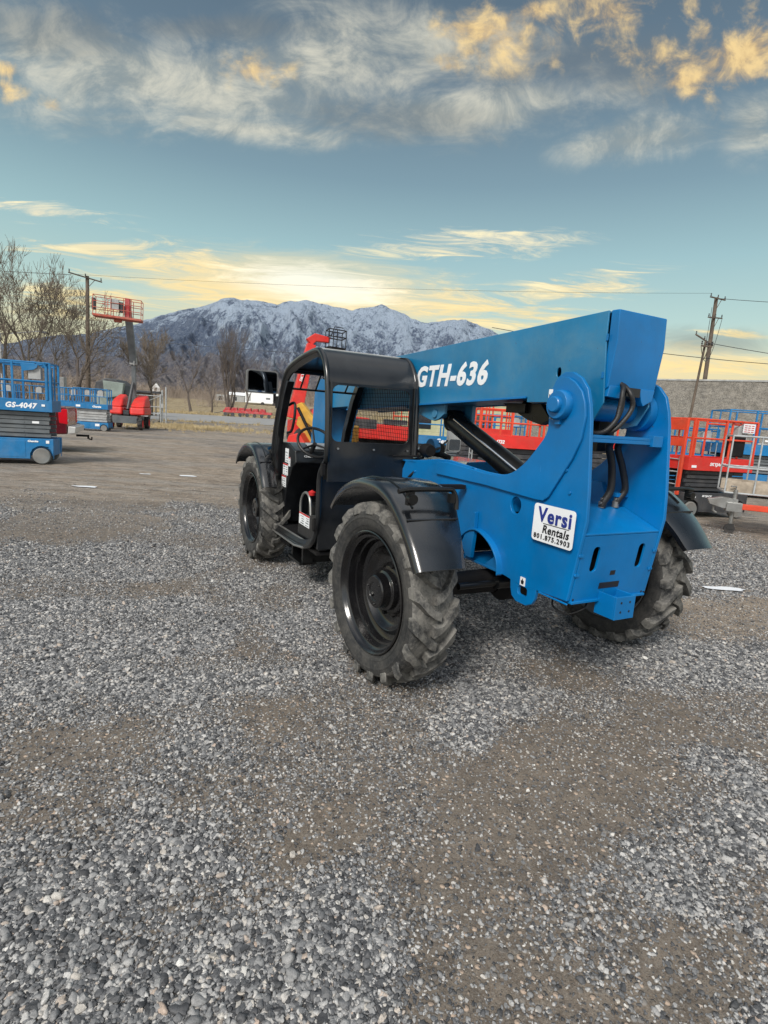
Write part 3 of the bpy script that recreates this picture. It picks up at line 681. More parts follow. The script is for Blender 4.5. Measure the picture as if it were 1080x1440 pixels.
# tow bracket
mb = MB()
mb.box((-.945,-.075,.60),(-.933,.085,.735)); mb.box((-.9335,-.075,.60),(-.80,-.063,.735)); mb.box((-.9335,.073,.60),(-.80,.085,.735)); mb.box((-.93,-.0625,.66),(-.80,.0725,.672))
mb.build('tow_bracket', M['blue'], TH, bevel=.003)
for x,y,z in [(-.9455,y,z) for y in (-.03,.04) for z in (.645,.70)]+[(fx(.70)-.001,.285,.70),(fx(.70)-.001,-.285,.70)]:
    mb = MB(); mb.lathe([(0,.0001),(0,.007),(-.001,.007),(-.001,.0001)], (x,y,z), 'X', 12); mb.build('bolt_hole', M['ink'], TH)
# cross members between the plates
mb = MB(); mb.box((-.80,-.305,1.607),(-.62,.305,1.625)); mb.box((-.80,-.305,1.585),(-.785,.305,1.607)); mb.build('cross_plate', M['blue'], TH, bevel=.003)
mb = MB(); mb.box((-.815,-.285,1.575),(-.775,-.20,1.64)); mb.build('cross_plate_tab', M['blue'], TH, bevel=.003)
mb = MB(); mb.lathe([(-.304,.0001),(-.304,.072),(.304,.072),(.304,.0001)], (-.625,0,1.775), 'Y', 36); mb.build('pivot_tube', M['blue'], TH)
for s in (1,-1):
    mb = MB(); mb.lathe([(s*.30,.072),(s*.30,.115),(s*.24,.115),(s*.235,.072)], (-.625,0,1.775), 'Y', 36, ring=True); mb.build('pivot_collar', M['blue'], TH)
mb = MB()
mb.hexa([(-.15,-.30,.69),(-.02,-.30,.69),(-.02,.30,.69),(-.15,.30,.69)],[(-.52,-.30,1.07),(-.50,-.30,1.09),(-.50,.30,1.09),(-.52,.30,1.07)])
mb.hexa([(-.60,-.304,1.10),(-.20,-.304,1.10),(-.20,-.20,1.10),(-.60,-.20,1.10)],[(-.42,-.304,1.32),(-.20,-.304,1.32),(-.20,-.28,1.32),(-.42,-.28,1.32)])
mb.box((-.62,-.30,1.25),(-.56,-.20,1.275)); mb.box((-.25,.20,1.10),(-.19,.304,1.2))
mb.build('frame_brace', M['blue'], TH, bevel=.003)
mb = MB(); mb.box((.35,-.30,.68),(3.3,.30,.70)); mb.box((.2,-.29,.88),(1.2,.29,1.1)); mb.build('chassis_floor', M['blackm'], TH)
# boom -------------------------------------------------------------------------
def zt(x): return 2.262-.037*x-(.0 if x < 0 else 0)
def zb_(x): return 1.822-.046*x
mb = MB(); W = .19
side = [(-.725,2.289),(-.728,2.16),(-.765,1.80),(-.70,1.69),(-.60,1.665),(-.52,1.69),(-.46,1.76),(-.35,1.80),(-.15,1.80),(-.15,1.828),(2.75,1.697),(2.75,2.160)]
for s in (1,-1):
    y0,y1 = (W-.012,W) if s > 0 else (-W,-W+.012)
    mb.prism(side, 'Y', y0, y1, holes=[circ(-.405,1.975,.018,.03), circ(-.49,1.925,.035,.045)] if s > 0 else [])
mb.hexa([(-.725,-W+.013,2.275),(2.75,-W+.013,2.146),(2.75,W-.013,2.146),(-.725,W-.013,2.275)],[(-.725,-W+.013,2.287),(2.75,-W+.013,2.158),(2.75,W-.013,2.158),(-.725,W-.013,2.287)])
mb.hexa([(-.15,-W+.013,1.829),(2.75,-W+.013,1.699),(2.75,W-.013,1.699),(-.15,W-.013,1.829)],[(-.15,-W+.013,1.841),(2.75,-W+.013,1.711),(2.75,W-.013,1.711),(-.15,W-.013,1.841)])
BM = mb.build('boom', M['blue_boom'], TH, bevel=.004)
# bottom lip flange
mb = MB()
for s in (1,-1):
    a,b_ = (s*(W+.001), s*(W+.016))
    lo,hi = min(a,b_),max(a,b_)
    mb.hexa([(-.148,lo,1.822),(2.75,lo,1.690),(2.75,hi,1.690),(-.148,hi,1.822)],[(-.148,lo,1.836),(2.75,lo,1.704),(2.75,hi,1.704),(-.148,hi,1.836)])
mb.build('boom_flange', M['blue'], BM, bevel=.002)
# rear cover box
mb = MB()
mb.prism([(-.730,2.291),(-.785,2.290),(-.795,2.12),(-.770,1.885),(-.735,1.86),(-.733,2.16)], 'Y', -.205, .178); 
mb.build('boom_end_cover', M['blue'], BM, bevel=.006)
mb = MB(); mb.prism([(.165,1.895),(.178,1.835),(.07,1.83),(.055,1.895)], 'X', -.775, -.735); mb.build('boom_end_skirt', M['blue'], BM, bevel=.003)
mb = MB(); mb.prism([(-.07,1.895),(-.10,1.825),(-.12,1.80),(-.19,1.835),(-.20,1.895)], 'X', -.775, -.735)
mb.build('boom_end_skirt', M['blue'], BM, bevel=.003)
mb = MB(); mb.box((-.789,-.064,1.845),(-.7685,.048,1.893)); mb.build('hose_opening', M['ink'], BM)
for z in (2.13,1.93):
    mb = MB(); mb.box((-.745,.1905,z),(-.731,.1945,z+.035)); mb.build('cover_clip', M['blue'], BM, bevel=.001)
# inner section, nose and head
mb = MB(); mb.hexa([(2.751,-.155,1.735),(3.55,-.155,1.70),(3.55,.155,1.70),(2.751,.155,1.735)],[(2.751,-.155,2.125),(3.55,-.155,2.09),(3.55,.155,2.09),(2.751,.155,2.125)])
mb.build('boom_inner_section', M['blue_boom'], TH, bevel=.006)
mb = MB()
for s in (1,-1):
    y0,y1 = (.16,.19) if s > 0 else (-.19,-.16)
    mb.prism([(3.35,2.02),(3.42,2.06),(3.70,2.05),(3.83,1.90),(3.90,1.3),(4.0,.8),(3.9,.62),(3.65,.62),(3.52,.9),(3.42,1.45),(3.30,1.70)], 'Y', y0, y1, holes=[circ(3.66,1.0,.06,.09)])
mb.box((3.5,-.158,.75),(3.53,.158,1.9)); mb.box((3.80,-.158,.9),(3.82,.158,1.85))
mb.build('boom_nose', M['blue2'], TH, bevel=.008)
mb = MB(); mb.box((3.95,-.55,.35),(4.02,.55,.42)); mb.box((3.95,-.55,1.0),(4.02,.55,1.07)); 
for y in (-.5,-.2,.2,.5): mb.box((3.96,y-.03,.42),(4.01,y+.03,1.0))
mb.build('fork_carriage', M['blackm'], TH, bevel=.005)
for y in (-.35,.35):
    mb = MB(); mb.box((4.02,y-.05,.10),(4.06,y+.05,1.0)); mb.box((4.06,y-.05,.10),(5.2,y+.05,.145)); mb.build('fork', M['blackm'], TH, bevel=.004)
# lift cylinder + clevis under the boom
mb = MB(); a = Vector((.90,0,1.640)); b_ = Vector((-.12,0,1.235)); mb.tube([a,b_], .085, 28)
mb.lathe([(-.05,.04),(-.05,.087),(.05,.087),(.05,.04)], tuple(a+Vector((.03,0,.012))), 'Y', 24, ring=True)
LC = mb.build('lift_cylinder', M['black'], TH, bevel=.004)
mb = MB(); mb.tube([a+Vector((.0,0,0)),Vector((1.09,0,1.69))], .035, 16); mb.build('piston_rod', M['chrome'], LC)
mb = MB(); mb.tube([(.80,.093,1.665),(-.05,.093,1.325)], .009, 8); mb.build('hydraulic_pipe', M['chrome'], LC)
mb = MB()
for s in (1,-1):
    y0,y1 = (.12,.145) if s > 0 else (-.145,-.12)
    mb.prism([(1.62,1.765),(.86,1.79),(.87,1.70),(.95,1.655),(1.02,1.640),(1.10,1.650),(1.14,1.66)], 'Y', y0, y1)
mb.lathe([(-.155,.0001),(-.155,.035),(.160,.035),(.160,.0001)], (1.0,0,1.70), 'Y', 24)
mb.box((.80,-.118,1.60),(.90,-.08,1.785))
mb.build('cylinder_clevis', M['blue_boom'], TH, bevel=.004)
# black slave cylinder and valve under the rear of the boom
mb = MB(); mb.tube([(.15,-.05,1.79),(-.05,-.06,1.73),(-.42,-.08,1.70)], [.03,.055,.055], 16)
mb.box((.02,-.12,1.735),(.22,.05,1.80)); mb.box((-.45,-.30,1.52),(-.33,-.16,1.74)); mb.tube([(-.3,-.2,1.74),(-.1,-.16,1.66),(.05,-.1,1.72)], .02, 10)
mb.prism([(.30,1.80),(-.10,1.80),(-.20,1.70),(-.12,1.66),(.02,1.69)], 'Y', -.03, .02)
mb.build('slave_cylinder', M['black'], TH, bevel=.003)
# hoses
def hose(pts, r, name='hose', m='hose'):
    mb = MB(); mb.tube(smooth_path(pts,8), r, 12); return mb.build(name, M[m], TH)
hose([(-.70,.10,1.93),(-.775,.075,1.905),(-.812,.105,1.855),(-.815,.116,1.772),(-.815,.136,1.706),(-.78,.185,1.640),(-.66,.22,1.63)], .0135)
hose([(-.70,.04,1.93),(-.775,.055,1.90),(-.825,.055,1.855),(-.83,.035,1.789),(-.82,.070,1.717),(-.79,.135,1.645),(-.66,.16,1.63)], .0135)
hose([(-.70,.07,1.93),(-.770,.070,1.90),(-.80,.085,1.85),(-.805,.085,1.78),(-.80,.11,1.71),(-.77,.16,1.643),(-.66,.18,1.63)], .011)
hose([(-.68,-.02,1.60),(-.63,-.06,1.557),(-.62,-.115,1.451),(-.62,-.135,1.303),(-.605,-.105,1.22),(-.6,-.10,1.19)], .023)
hose([(-.68,-.10,1.60),(-.63,-.135,1.551),(-.62,-.21,1.436),(-.62,-.262,1.303),(-.605,-.23,1.23),(-.60,-.22,1.19)], .021)
for y in (-.10,-.22):
    mb = MB(); mb.lathe([(0,.0001),(0,.022),(.035,.022),(.04,.014),(.06,.014),(.06,.0001)], (-.600,y,1.185), 'Z', 12); mb.build('hose_fitting', M['steel'], TH)
hose([(-.60,.20,.665),(-.63,.24,.60),(-.72,.22,.575),(-.78,.15,.62),(-.76,.1,.66)], .006, 'cable')
# signs on the plate ------------------------------------------------------------
mb = MB(); sg = rrect(-.828,.988,-.506,1.208,.022,6); mb.prism(sg, 'Y', .351, .3535); SG = mb.build('rental_sign', M['white'], TH)
sx, sy = (-1,0,0), (0,0,1)
ysg = .3535
text_mesh('Versi', SG, (-.672,ysg,1.148), sx, sy, .262, .088, M['navy'], bold=.028, space=1.12, gap=.002, depth=.001)
text_mesh('Rentals', SG, (-.695,ysg,1.066), sx, sy, .205, .048, M['ink'], bold=.018, space=1.1, shear=.15, gap=.002, depth=.001)
text_mesh('801.875.2903', SG, (-.667,ysg,1.018), sx, sy, .283, .030, M['ink'], bold=.02, space=1.25, gap=.002, depth=.001)
mb = MB(); mb.box((-.793,ysg+.001,1.096),(-.592,ysg+.002,1.0995)); mb.build('rule', M['ink'], SG)
text_mesh('GTH-636', TH, (.775,W,2.003), sx, sy, .985, .178, M['white'], bold=.038, space=1.13, shear=.2, name='model_lettering', gap=.002, depth=.0015)
mb = MB(); mb.box((-.545,.3515,1.775),(-.515,.3535,1.862)); d = mb.build('warning_decal', M['white'], TH)
mb = MB(); mb.tube(smooth_path([(-.525,.3545,1.835),(-.525,.3545,1.80),(-.538,.3545,1.80),(-.536,.3545,1.812)],3), .0025, 5); mb.build('arrow_print', M['ink'], d)
mb = MB(); mb.box((-.475,.3312,.675),(-.430,.3335,.728)); d = mb.build('tie_down_decal', M['white'], TH)
mb = MB(); mb.prism([(-.462,.685),(-.443,.685),(-.438,.705),(-.452,.712),(-.466,.705)], 'Y', .334, .335); mb.tube([(-.452,.3345,.708),(-.452,.3345,.72)], .003, 5); mb.build('hook_print', M['ink'], d)

# wheels ------------------------------------------------------------------------
def make_wheel():
    w = bpy.data.objects.new('wheel', None); COL.objects.link(w); w.parent = TH; w.empty_display_size = .1
    mb = MB()
    half = [(.135,.375),(.160,.395),(.178,.43),(.186,.47),(.184,.492),(.175,.505)]
    prof = half+[(.165,.525),(.13,.538),(0,.541),(-.13,.538),(-.165,.525)]+[(-a,b) for a,b in reversed(half)]
    mb.cur = 1; mb.lathe(half, (0,0,0), 'Y', 96); mb.lathe([(-a,b) for a,b in half], (0,0,0), 'Y', 96)
    mb.lathe([(.1863,.462),(.189,.466),(.189,.474),(.1863,.478)], (0,0,0), 'Y', 96); mb.lathe([(.170,.412),(.175,.416),(.177,.422)], (0,0,0), 'Y', 96)
    mb.cur = 0; mb.lathe([(.175,.505),(.165,.515),(.13,.524),(0,.527),(-.13,.524),(-.165,.515),(-.175,.505)], (0,0,0), 'Y', 96)
    N = 19
    for s in (1,-1):
        for k in range(N):
            th0 = 2*PI*(k+(0 if s > 0 else .5))/N
            path = [(.192,.492,.0,.060),(.190,.548,.01,.062),(.165,.567,.03,.062),(.10,.570,.13,.050),(.04,.571,.20,.046),(-.022,.570,.235,.050)]
            vs = []
            for (yy,rr,dth,hw) in path:
                jr = rr+rng.uniform(-.004,.003); jy = yy+rng.uniform(-.003,.003); hw2 = hw*rng.uniform(.85,1.15)
                base = min(.50,rr) if yy > .18 else .515
                for (sg_,rad,wd) in ((-1,jr,hw2),(1,jr,hw2),(1,base,hw2*1.25),(-1,base,hw2*1.25)):
                    a = th0+dth*1.15+sg_*wd
                    yv = jy if rad == jr else (min(jy,.176) if yy > .18 else jy)
                    vs.append((rad*math.cos(a), s*yv, rad*math.sin(a)))
            n = len(path)
            fs = [(4*i+q,4*i+(q+1)%4,4*i+4+(q+1)%4,4*i+4+q) for i in range(n-1) for q in range(4)]+[(0,1,2,3),(4*n-1,4*n-2,4*n-3,4*n-4)]
            mb.add(vs, fs)
    ty = mb.build('tyre', [M['tread'],M['sidewall']], w, bevel=.004, angle=45, segs=2)
    mb = MB()
    mb.lathe([(.150,.383),(.168,.387),(.172,.380),(.165,.372),(.145,.366),(.12,.352),(.118,.345),(.06,.338),(.055,.325),(.0,.318),(-.01,.30),(-.015,.285),(.005,.270),(.012,.258),(.006,.250),(-.03,.236),(-.045,.20),(-.045,.165),(-.02,.155),(-.015,.148),(-.015,.0001)], (0,0,0), 'Y', 72)
    ri = mb.build('rim', M['rim'], w, angle=50)
    mb = MB(); mb.lathe([(-.170,.383),(-.165,.372),(-.10,.35),(-.06,.335),(-.02,.330)], (0,0,0), 'Y', 72); mb.build('inner_barrel', M['rimgrey'], ri, angle=50)
    mb = MB(); mb.lathe([(-.014,.13),(.03,.128),(.04,.11),(.105,.104),(.115,.095),(.118,.06),(.110,.055),(.110,.0001)], (0,0,0), 'Y', 40)
    for k in range(3):
        a = 2*PI*k/3+.4; mb.disc((.078*math.cos(a),.116,.078*math.sin(a)), .008, 'Y', .008, 6)
    mb.lathe([(0,.0001),(0,.018),(.01,.018),(.01,.0001)], (.03,.110,-.02), 'Y', 6)
    mb.build('hub', M['rim'], w, bevel=.003)
    for k in range(10):
        mb = MB(); a = 2*PI*k/10; mb.disc((.162*math.cos(a),-.04,.162*math.sin(a)), .014, 'Y', .035, 6); mb.build('wheel_nut', M['blackm'], w, bevel=.001)
    return w
w0 = make_wheel()
def copy_part(o, parent):
    c = o.copy(); COL.objects.link(c); c.parent = parent
    for ch in [x for x in scene.objects if x.parent == o]: copy_part(ch, c)
    return c
YW = 1.038
wl = [(0,YW,.062),(3.017,YW,0),(0,-YW,PI+.062),(3.017,-YW,PI)]
for i,(x,y,rz) in enumerate(wl):
    w = w0 if i == 0 else copy_part(w0, TH)
    w.scale = (1,.8,1); w.location = (x,y,.566); w.rotation_euler = (0,[.13,.4,.77,1.1][i],rz)
# valve stems, fender bolts, cab hinges and latch
for (y,z) in ((1.052,1.20),(1.052,.72)):
    mb = MB(); mb.box((1.15 if z > 1 else 1.285,y-.01,z-.045),(1.19 if z > 1 else 1.325,y+.018,z+.045)); mb.tube([(1.16 if z > 1 else 1.30,y+.012,z-.055),(1.16 if z > 1 else 1.30,y+.012,z+.055)], .010, 8); mb.build('door_hinge', M['blackm'], TH, bevel=.002)
for y in (.30,.62,.94):
    mb = MB(); mb.disc((1.150,y,1.37), .009, 'X', .012, 6); mb.build('panel_bolt', M['steel'], TH)
for x,z in ((-.745,1.30),(-.70,1.42),(.45,1.30),(.95,1.22)):
    mb = MB(); mb.disc((x,.3305,z), .010, 'Y', .008, 6); mb.build('plate_bolt', M['blue'], TH, bevel=.001)
for s in (1,-1):
    mb = MB(); mb.disc((-.585,s*.360 if s > 0 else -.368,1.70), .008, 'Y', .012, 6); mb.tube([(-.585,s*.37,1.70),(-.585,s*.39,1.70)], .004, 6); mb.build('grease_nipple', M['steel'], TH)
# axles
for x in (0,3.017):
    mb = MB()
    mb.tube([(x,-.82,.566),(x,-.62,.566),(x,-.60,.566),(x,-.2,.566)], [.12,.12,.075,.085], 20); mb.tube([(x,.82,.566),(x,.62,.566),(x,.60,.566),(x,.2,.566)], [.12,.12,.075,.085], 20)
    mb.lathe([(-.2,.09),(-.13,.15),(.13,.15),(.2,.09)], (x,0,.566), 'Y', 24)
    mb.box((x-.16,-.09,.50),(x+.16,.09,.66))
    mb.build('axle', M['blackm'], TH, bevel=.004)
    mb = MB(); mb.tube([(x-.16,-.60,.60),(x-.16,.60,.60)], .022, 12); mb.tube([(x-.16,-.30,.60),(x-.16,.30,.60)], .042, 16); mb.build('steering_cylinder', M['black'], TH)
# fenders -----------------------------------------------------------------------
def fender(cx, s, bar=True, narrow=False):
    prof = [(.57,.455),(.50,.53),(.40,.60),(.27,.655),(.13,.69),(0,.70),(-.14,.695),(-.27,.66),(-.36,.61),(-.46,.535),(-.56,.435),(-.63,.345),(-.655,.315)]
    sm = [(p.x,p.y) for p in smooth_path([(a,b,0) for a,b in prof],3)]
    def yin(u):
        if narrow: return .80+.27*max(0,min(1,(.12-u)/.35))
        return .80 if u > -.3 else .80+(-.3-u)*.36
    yo = 1.225; t = .012; ring = []
    vs = []; n = len(sm)
    for i,(u,v) in enumerate(sm):
        L = math.hypot(u,v); nx,nz = u/L, v/L; yi = yin(u)
        bend = -.006*math.cos(max(0,min(1,(u+.5)/1.0))*PI*2)
        sec = [(yi,-.035),(yi,-.0),(yi+.03,.012),((yi+yo)/2,.018),(yo-.035,.012),(yo-.01,.0),(yo,-.02),(yo,-.045),(yo-.012,-.045),(yo-.014,-.02),(yo-.05,-t+.006),(yi+.03,-t),(yi+.012,-.035)]
        for (yy,dr) in sec: vs.append((cx+u+nx*dr, s*yy, .566+v+nz*dr))
    m_ = len(sec)
    fs = [(m_*i+k,m_*i+(k+1)%m_,m_*(i+1)+(k+1)%m_,m_*(i+1)+k) for i in range(n-1) for k in range(m_)]+[tuple(range(m_)),tuple(m_*(n-1)+k for k in reversed(range(m_)))]
    mb = MB(); mb.add(vs, fs); f = mb.build('fender', M['fender'], TH, bevel=.002, angle=60)
    # rib across the rear fall and strip along the rim
    mb = MB(); u,v = -.46,.535; L = math.hypot(u,v); q = [(cx+u+u/L*.016, s*yy, .566+v+v/L*(.012 if 0 else .018)) for yy in ((.875,1.0,1.12,1.20) if not narrow else (1.09,1.14,1.18,1.21))]
    mb.tube(q, .006, 8); mb.build('fender_rib', M['fender'], f)
    mb = MB(); q = [(cx+u+u/math.hypot(u,v)*.016, s*1.13, .566+v+v/math.hypot(u,v)*.016) for u,v in sm[:26]]; mb.tube(q, .007, 6); mb.build('fender_edge_strip', M['black'], f)
    if bar:
        mb = MB(); mb.tube(smooth_path([(cx-.42,s*1.235,1.262),(cx-.42,s*1.15,1.272),(cx-.42,s*.93,1.272),(cx-.42,s*.885,1.262),(cx-.43,s*.868,1.22),(cx-.44,s*.868,1.16)],6), .014, 12)
        mb.box((cx-.45,min(s*1.15,s*1.19),1.19),(cx-.42,max(s*1.15,s*1.19),1.262)); mb.box((cx-.45,min(s*.885,s*.92),1.20),(cx-.42,max(s*.885,s*.92),1.25)); mb.tube([(cx-.44,s*1.17,1.225),(cx-.475,s*1.17,1.225)], .028, 14)
        mb.build('lamp_bar', M['black'], f, bevel=.002)
    mb = MB(); mb.box((cx+.20,min(s*.80,s*.35),1.18),(cx+.26,max(s*.80,s*.35),1.21)); mb.box((cx+.20,min(s*.80,s*.76),1.10),(cx+.26,max(s*.80,s*.76),1.24)); mb.build('fender_bracket', M['blackm'], f)
fender(0,1); fender(0,-1); fender(3.017,1,False,True); fender(3.017,-1,False,True)

# cab ---------------------------------------------------------------------------
CB = bpy.data.objects.new('cab', None); COL.objects.link(CB); CB.parent = TH; CB.empty_display_size = .3
yo, yi = 1.05, .20
upper = [(2.71,.95),(2.705,1.15),(2.62,1.48),(2.46,1.80),(2.37,1.945),(2.25,2.03),(2.05,2.085),(1.80,2.125),(1.50,2.15),(1.37,2.12),(1.265,2.01),(1.212,1.85),(1.175,1.60),(1.160,1.32)]
lower = [(1.185,1.26),(1.25,1.20),(1.30,1.10),(1.295,.80),(1.33,.63),(1.42,.53),(1.58,.465),(1.85,.43),(2.48,.42),(2.62,.46),(2.685,.56),(2.71,.75)]
mb = MB(); loop = smooth_path([(a,yo-.02,b) for a,b in upper+lower],3,closed=True); mb.tube(loop, .024, 12, closed=True)
# flat inner flange of the door frame
n = len(loop); vs = []; cxm, czm = 1.95, 1.25
for p in loop:
    d = Vector((cxm-p.x,0,czm-p.z)).normalized(); a = p+d*.02; b_ = p+d*.062
    vs += [(a.x,yo-.012,a.z),(b_.x,yo-.030,b_.z),(b_.x,yo-.045,b_.z),(a.x,yo-.04,a.z)]
mb.add(vs, [(4*i+k,4*i+(k+1)%4,(4*(i+1)+(k+1)%4)%(4*n),(4*(i+1)+k)%(4*n)) for i in range(n) for k in range(4)])
mb.build('door_frame', M['cab'], CB, bevel=0, angle=50)
mb = MB(); mb.tube(smooth_path([(a,yi+.02,b) for a,b in upper],3), .024, 12)
mb.build('inner_frame', M['cab'], CB)
mb = MB(); mb.tube([(1.56,1.062,.462),(1.80,1.062,.428),(2.50,1.062,.418),(2.60,1.062,.445)], .010, 8); mb.tube([(1.62,1.012,.50),(2.50,1.012,.478)], .009, 8); mb.build('sill_strip', M['steel'], CB)
# thick front pillars
for y in (yo-.055,yi+.055):
    mb = MB(); P_ = [(2.70,.95),(2.695,1.15),(2.61,1.48),(2.45,1.80),(2.34,1.94)]
    vs = []
    for a,b_ in P_: vs += [(a+.015,y+.035,b_),(a+.015,y-.035,b_),(a-.07,y-.035,b_-.02),(a-.07,y+.035,b_-.02)]
    mb.add(vs, [(4*i+k,4*i+(k+1)%4,4*i+4+(k+1)%4,4*i+4+k) for i in range(len(P_)-1) for k in range(4)]+[(0,1,2,3),(4*len(P_)-1,4*len(P_)-2,4*len(P_)-3,4*len(P_)-4)])
    mb.build('front_pillar', M['cab'], CB, bevel=.006)
# roof sheet with the curved rear hood
rp = [(p.x,p.y) for p in smooth_path([(2.25,2.035,0),(2.05,2.095,0),(1.80,2.137,0),(1.50,2.162,0),(1.375,2.135,0),(1.275,2.04,0),(1.218,1.95,0),(1.198,1.885,0)],4)]
vs = []; n = len(rp)
for a,b_ in rp: vs += [(a,yi+.03,b_),(a,yo-.028,b_),(a+.004,yo-.028,b_-.014),(a+.004,yi+.03,b_-.014)]
mb = MB(); mb.add(vs, [(4*i+k,4*i+(k+1)%4,4*i+4+(k+1)%4,4*i+4+k) for i in range(n-1) for k in range(4)]+[(0,1,2,3),(4*n-1,4*n-2,4*n-3,4*n-4)])
RF = mb.build('roof', M['cab'], CB, angle=30)
mb = MB(); mb.box((1.42,yi+.0,2.10),(1.56,yi+.085,2.165)); mb.box((1.395,yi+.01,2.09),(1.44,yi+.10,2.135)); mb.build('roof_clip', M['blackm'], RF, bevel=.006)
mb = MB(); mb.tube([(1.50,yi+.04,2.167),(1.50,yo-.03,2.167)], .008, 8); mb.build('roof_highlight', M['lgrey'], RF)  # light grey rod, sky highlight along the roof ridge put into its colour
# rear wall with the rounded window opening (sheared to follow the pillar)
def rx(z): return 1.168+(z-1.32)*.055
mb = MB(); mb.prism([(yi+.03,1.10),(yo-.03,1.10),(yo-.03,1.885),(yi+.03,1.885)], 'X', 0, .012, holes=[rrect(yi+.085,1.425,yo-.058,1.872,.06,6)])
mb.v = [(v[0]+rx(v[2]),v[1],v[2]) for v in mb.v]
mb.build('rear_wall', M['cab'], CB, bevel=.003)
for y in (yi+.035,yo-.052):
    mb = MB(); mb.box((0,y,1.32),(-.02,y+.022,1.90)); mb.v = [(v[0]+rx(v[2]),v[1],v[2]) for v in mb.v]; mb.build('rear_post', M['cab'], CB, bevel=.004)
# tub below the window
mb = MB()
mb.prism([(1.305,.50),(1.315,1.10),(1.185,1.28),(1.195,1.29),(1.335,1.11),(1.33,.50)], 'Y', yi+.02, yo-.03)
mb.build('lower_rear_panel', M['cab'], CB, bevel=.003)
mb = MB(); mb.box((1.34,yi,.44),(2.66,yo-.035,.465)); mb.build('cab_floor', M['blackm'], CB, bevel=.002)
mb = MB(); 
for k in range(15): mb.box((1.95+k*.045,.45,.4655),(1.97+k*.045,yo-.06,.471))
mb.build('floor_mat', M['hose'], CB)
mb = MB(); mb.prism([(2.66,.45),(2.72,1.0),(2.66,1.31),(2.63,1.30),(2.69,1.0),(2.63,.45)], 'Y', yi, yo-.11); mb.build('front_wall', M['cab'], CB, bevel=.002)
mb = MB(); mb.box((1.34,yi,.45),(2.66,yi+.015,1.33)); mb.build('inner_wall', M['cab'], CB)
# dashboard
mb = MB(); mb.prism([(2.62,.50),(2.625,1.325),(2.38,1.33),(2.17,1.27),(2.14,1.15),(2.24,1.10),(2.42,.85),(2.50,.50)], 'Y', .40, .965); DS = mb.build('dashboard', M['cab'], CB, bevel=.012)
mb = MB(); mb.hexa([(2.20,.55,1.284),(2.36,.55,1.328),(2.36,.80,1.328),(2.20,.80,1.284)],[(2.20,.55,1.294),(2.36,.55,1.338),(2.36,.80,1.338),(2.20,.80,1.294)]); mb.build('instrument_panel', M['galv'], DS, bevel=.003)
text_mesh('Genie', DS, (2.155,.82,1.215), (0,-1,0), (.24,0,.97), .12, .022, M['white'], bold=.02, gap=.012)
# steering wheel
mb = MB(); c = Vector((2.06,.80,1.36)); ax = Vector((-.75,0,.66)).normalized(); u = Vector((0,1,0)); v = ax.cross(u)
mb.tube([c+(u*math.cos(2*PI*i/28)+v*math.sin(2*PI*i/28))*.175 for i in range(28)], .014, 10, closed=True)
for k in range(3):
    a = 2*PI*k/3+.5; mb.tube([c-ax*.03,c+(u*math.cos(a)+v*math.sin(a))*.17], .010, 8)
mb.tube([c-ax*.02,c-ax*.25], .022, 10); mb.build('steering_wheel', M['hose'], CB)
# seat and side console with the grab loop
mb = MB(); mb.box((1.55,.40,.62),(2.0,.88,.80)); mb.prism([(1.42,.80),(1.56,.80),(1.50,1.36),(1.40,1.36)], 'Y', .42, .86); mb.build('seat', M['blackm'], CB, bevel=.03)
mb = MB(); mb.prism([(1.36,.47),(1.95,.47),(1.93,.70),(1.60,.74),(1.36,.80)], 'Y', .91, .985); mb.build('side_console', M['cab'], CB, bevel=.006)
mb = MB(); mb.tube(smooth_path([(2.0,.94,.62),(2.01,.94,.78),(1.95,.94,.875),(1.85,.94,.905),(1.76,.94,.86),(1.72,.94,.72)],6), .013, 10); mb.build('grab_loop', M['steel'], CB)
mb = MB(); mb.lathe([(0,.0001),(0,.03),(.03,.035),(.05,.0001)], (1.74,.93,.90), 'Z', 12); mb.build('control_knob', M['redink'], CB)
# windscreen bars, top window frames, headlining bar
mb = MB()
def xfz(z): return 2.70-(z-1.15)*.45 if z > 1.15 else 2.70
mb.tube([(2.40,yi+.03,1.86),(2.40,yo-.04,1.86)], .012, 8); mb.tube([(2.24,yi+.03,2.03),(2.24,yo-.03,2.03)], .035, 12)
for y in (.38,.54,.70,.86): mb.tube([(2.40,y,1.86),(2.25,y,2.02)], .009, 8)
mb.tube([(2.24,.5,2.03),(1.9,.75,2.10)], .008, 6)
mb.build('windscreen_bars', M['cab'], CB)
mb = MB(); mb.tube([(2.23+.02*math.cos(a),.66+.03*math.sin(a),1.99-.02*math.cos(a)) for a in [2*PI*i/12 for i in range(12)]], .005, 6, closed=True); mb.build('roof_hook', M['cab'], CB)
mb = MB(); mb.tube(smooth_path([(2.52,.93,1.70),(2.44,.90,1.72),(2.42,.90,1.6),(2.50,.90,1.45),(2.60,.91,1.42)],5), .014, 8); mb.build('entry_handle', M['hose'], CB)
# mesh guard on the boom side
mb = MB(); y = yi+.03
zs = [1.36+.036*i for i in range(17)]
for z in zs:
    x1 = min(2.62-(z-1.3)*.60, 2.6); mb.tube([(1.21,y,z),(x1,y,z)], .0024, 4)
k = 0; x = 1.22
while x < 2.6:
    z1 = min(1.96, 1.3+(2.62-x)/.60); mb.tube([(x,y+.003,1.34),(x,y+.003,z1)], .0024, 4); x += .036
mb.build('mesh_guard', M['blackm'], CB, recalc=False)
mb = MB(); mb.tube([(1.21,y,1.335),(2.60,y,1.335)], .018, 8); mb.build('guard_rail', M['cab'], CB)
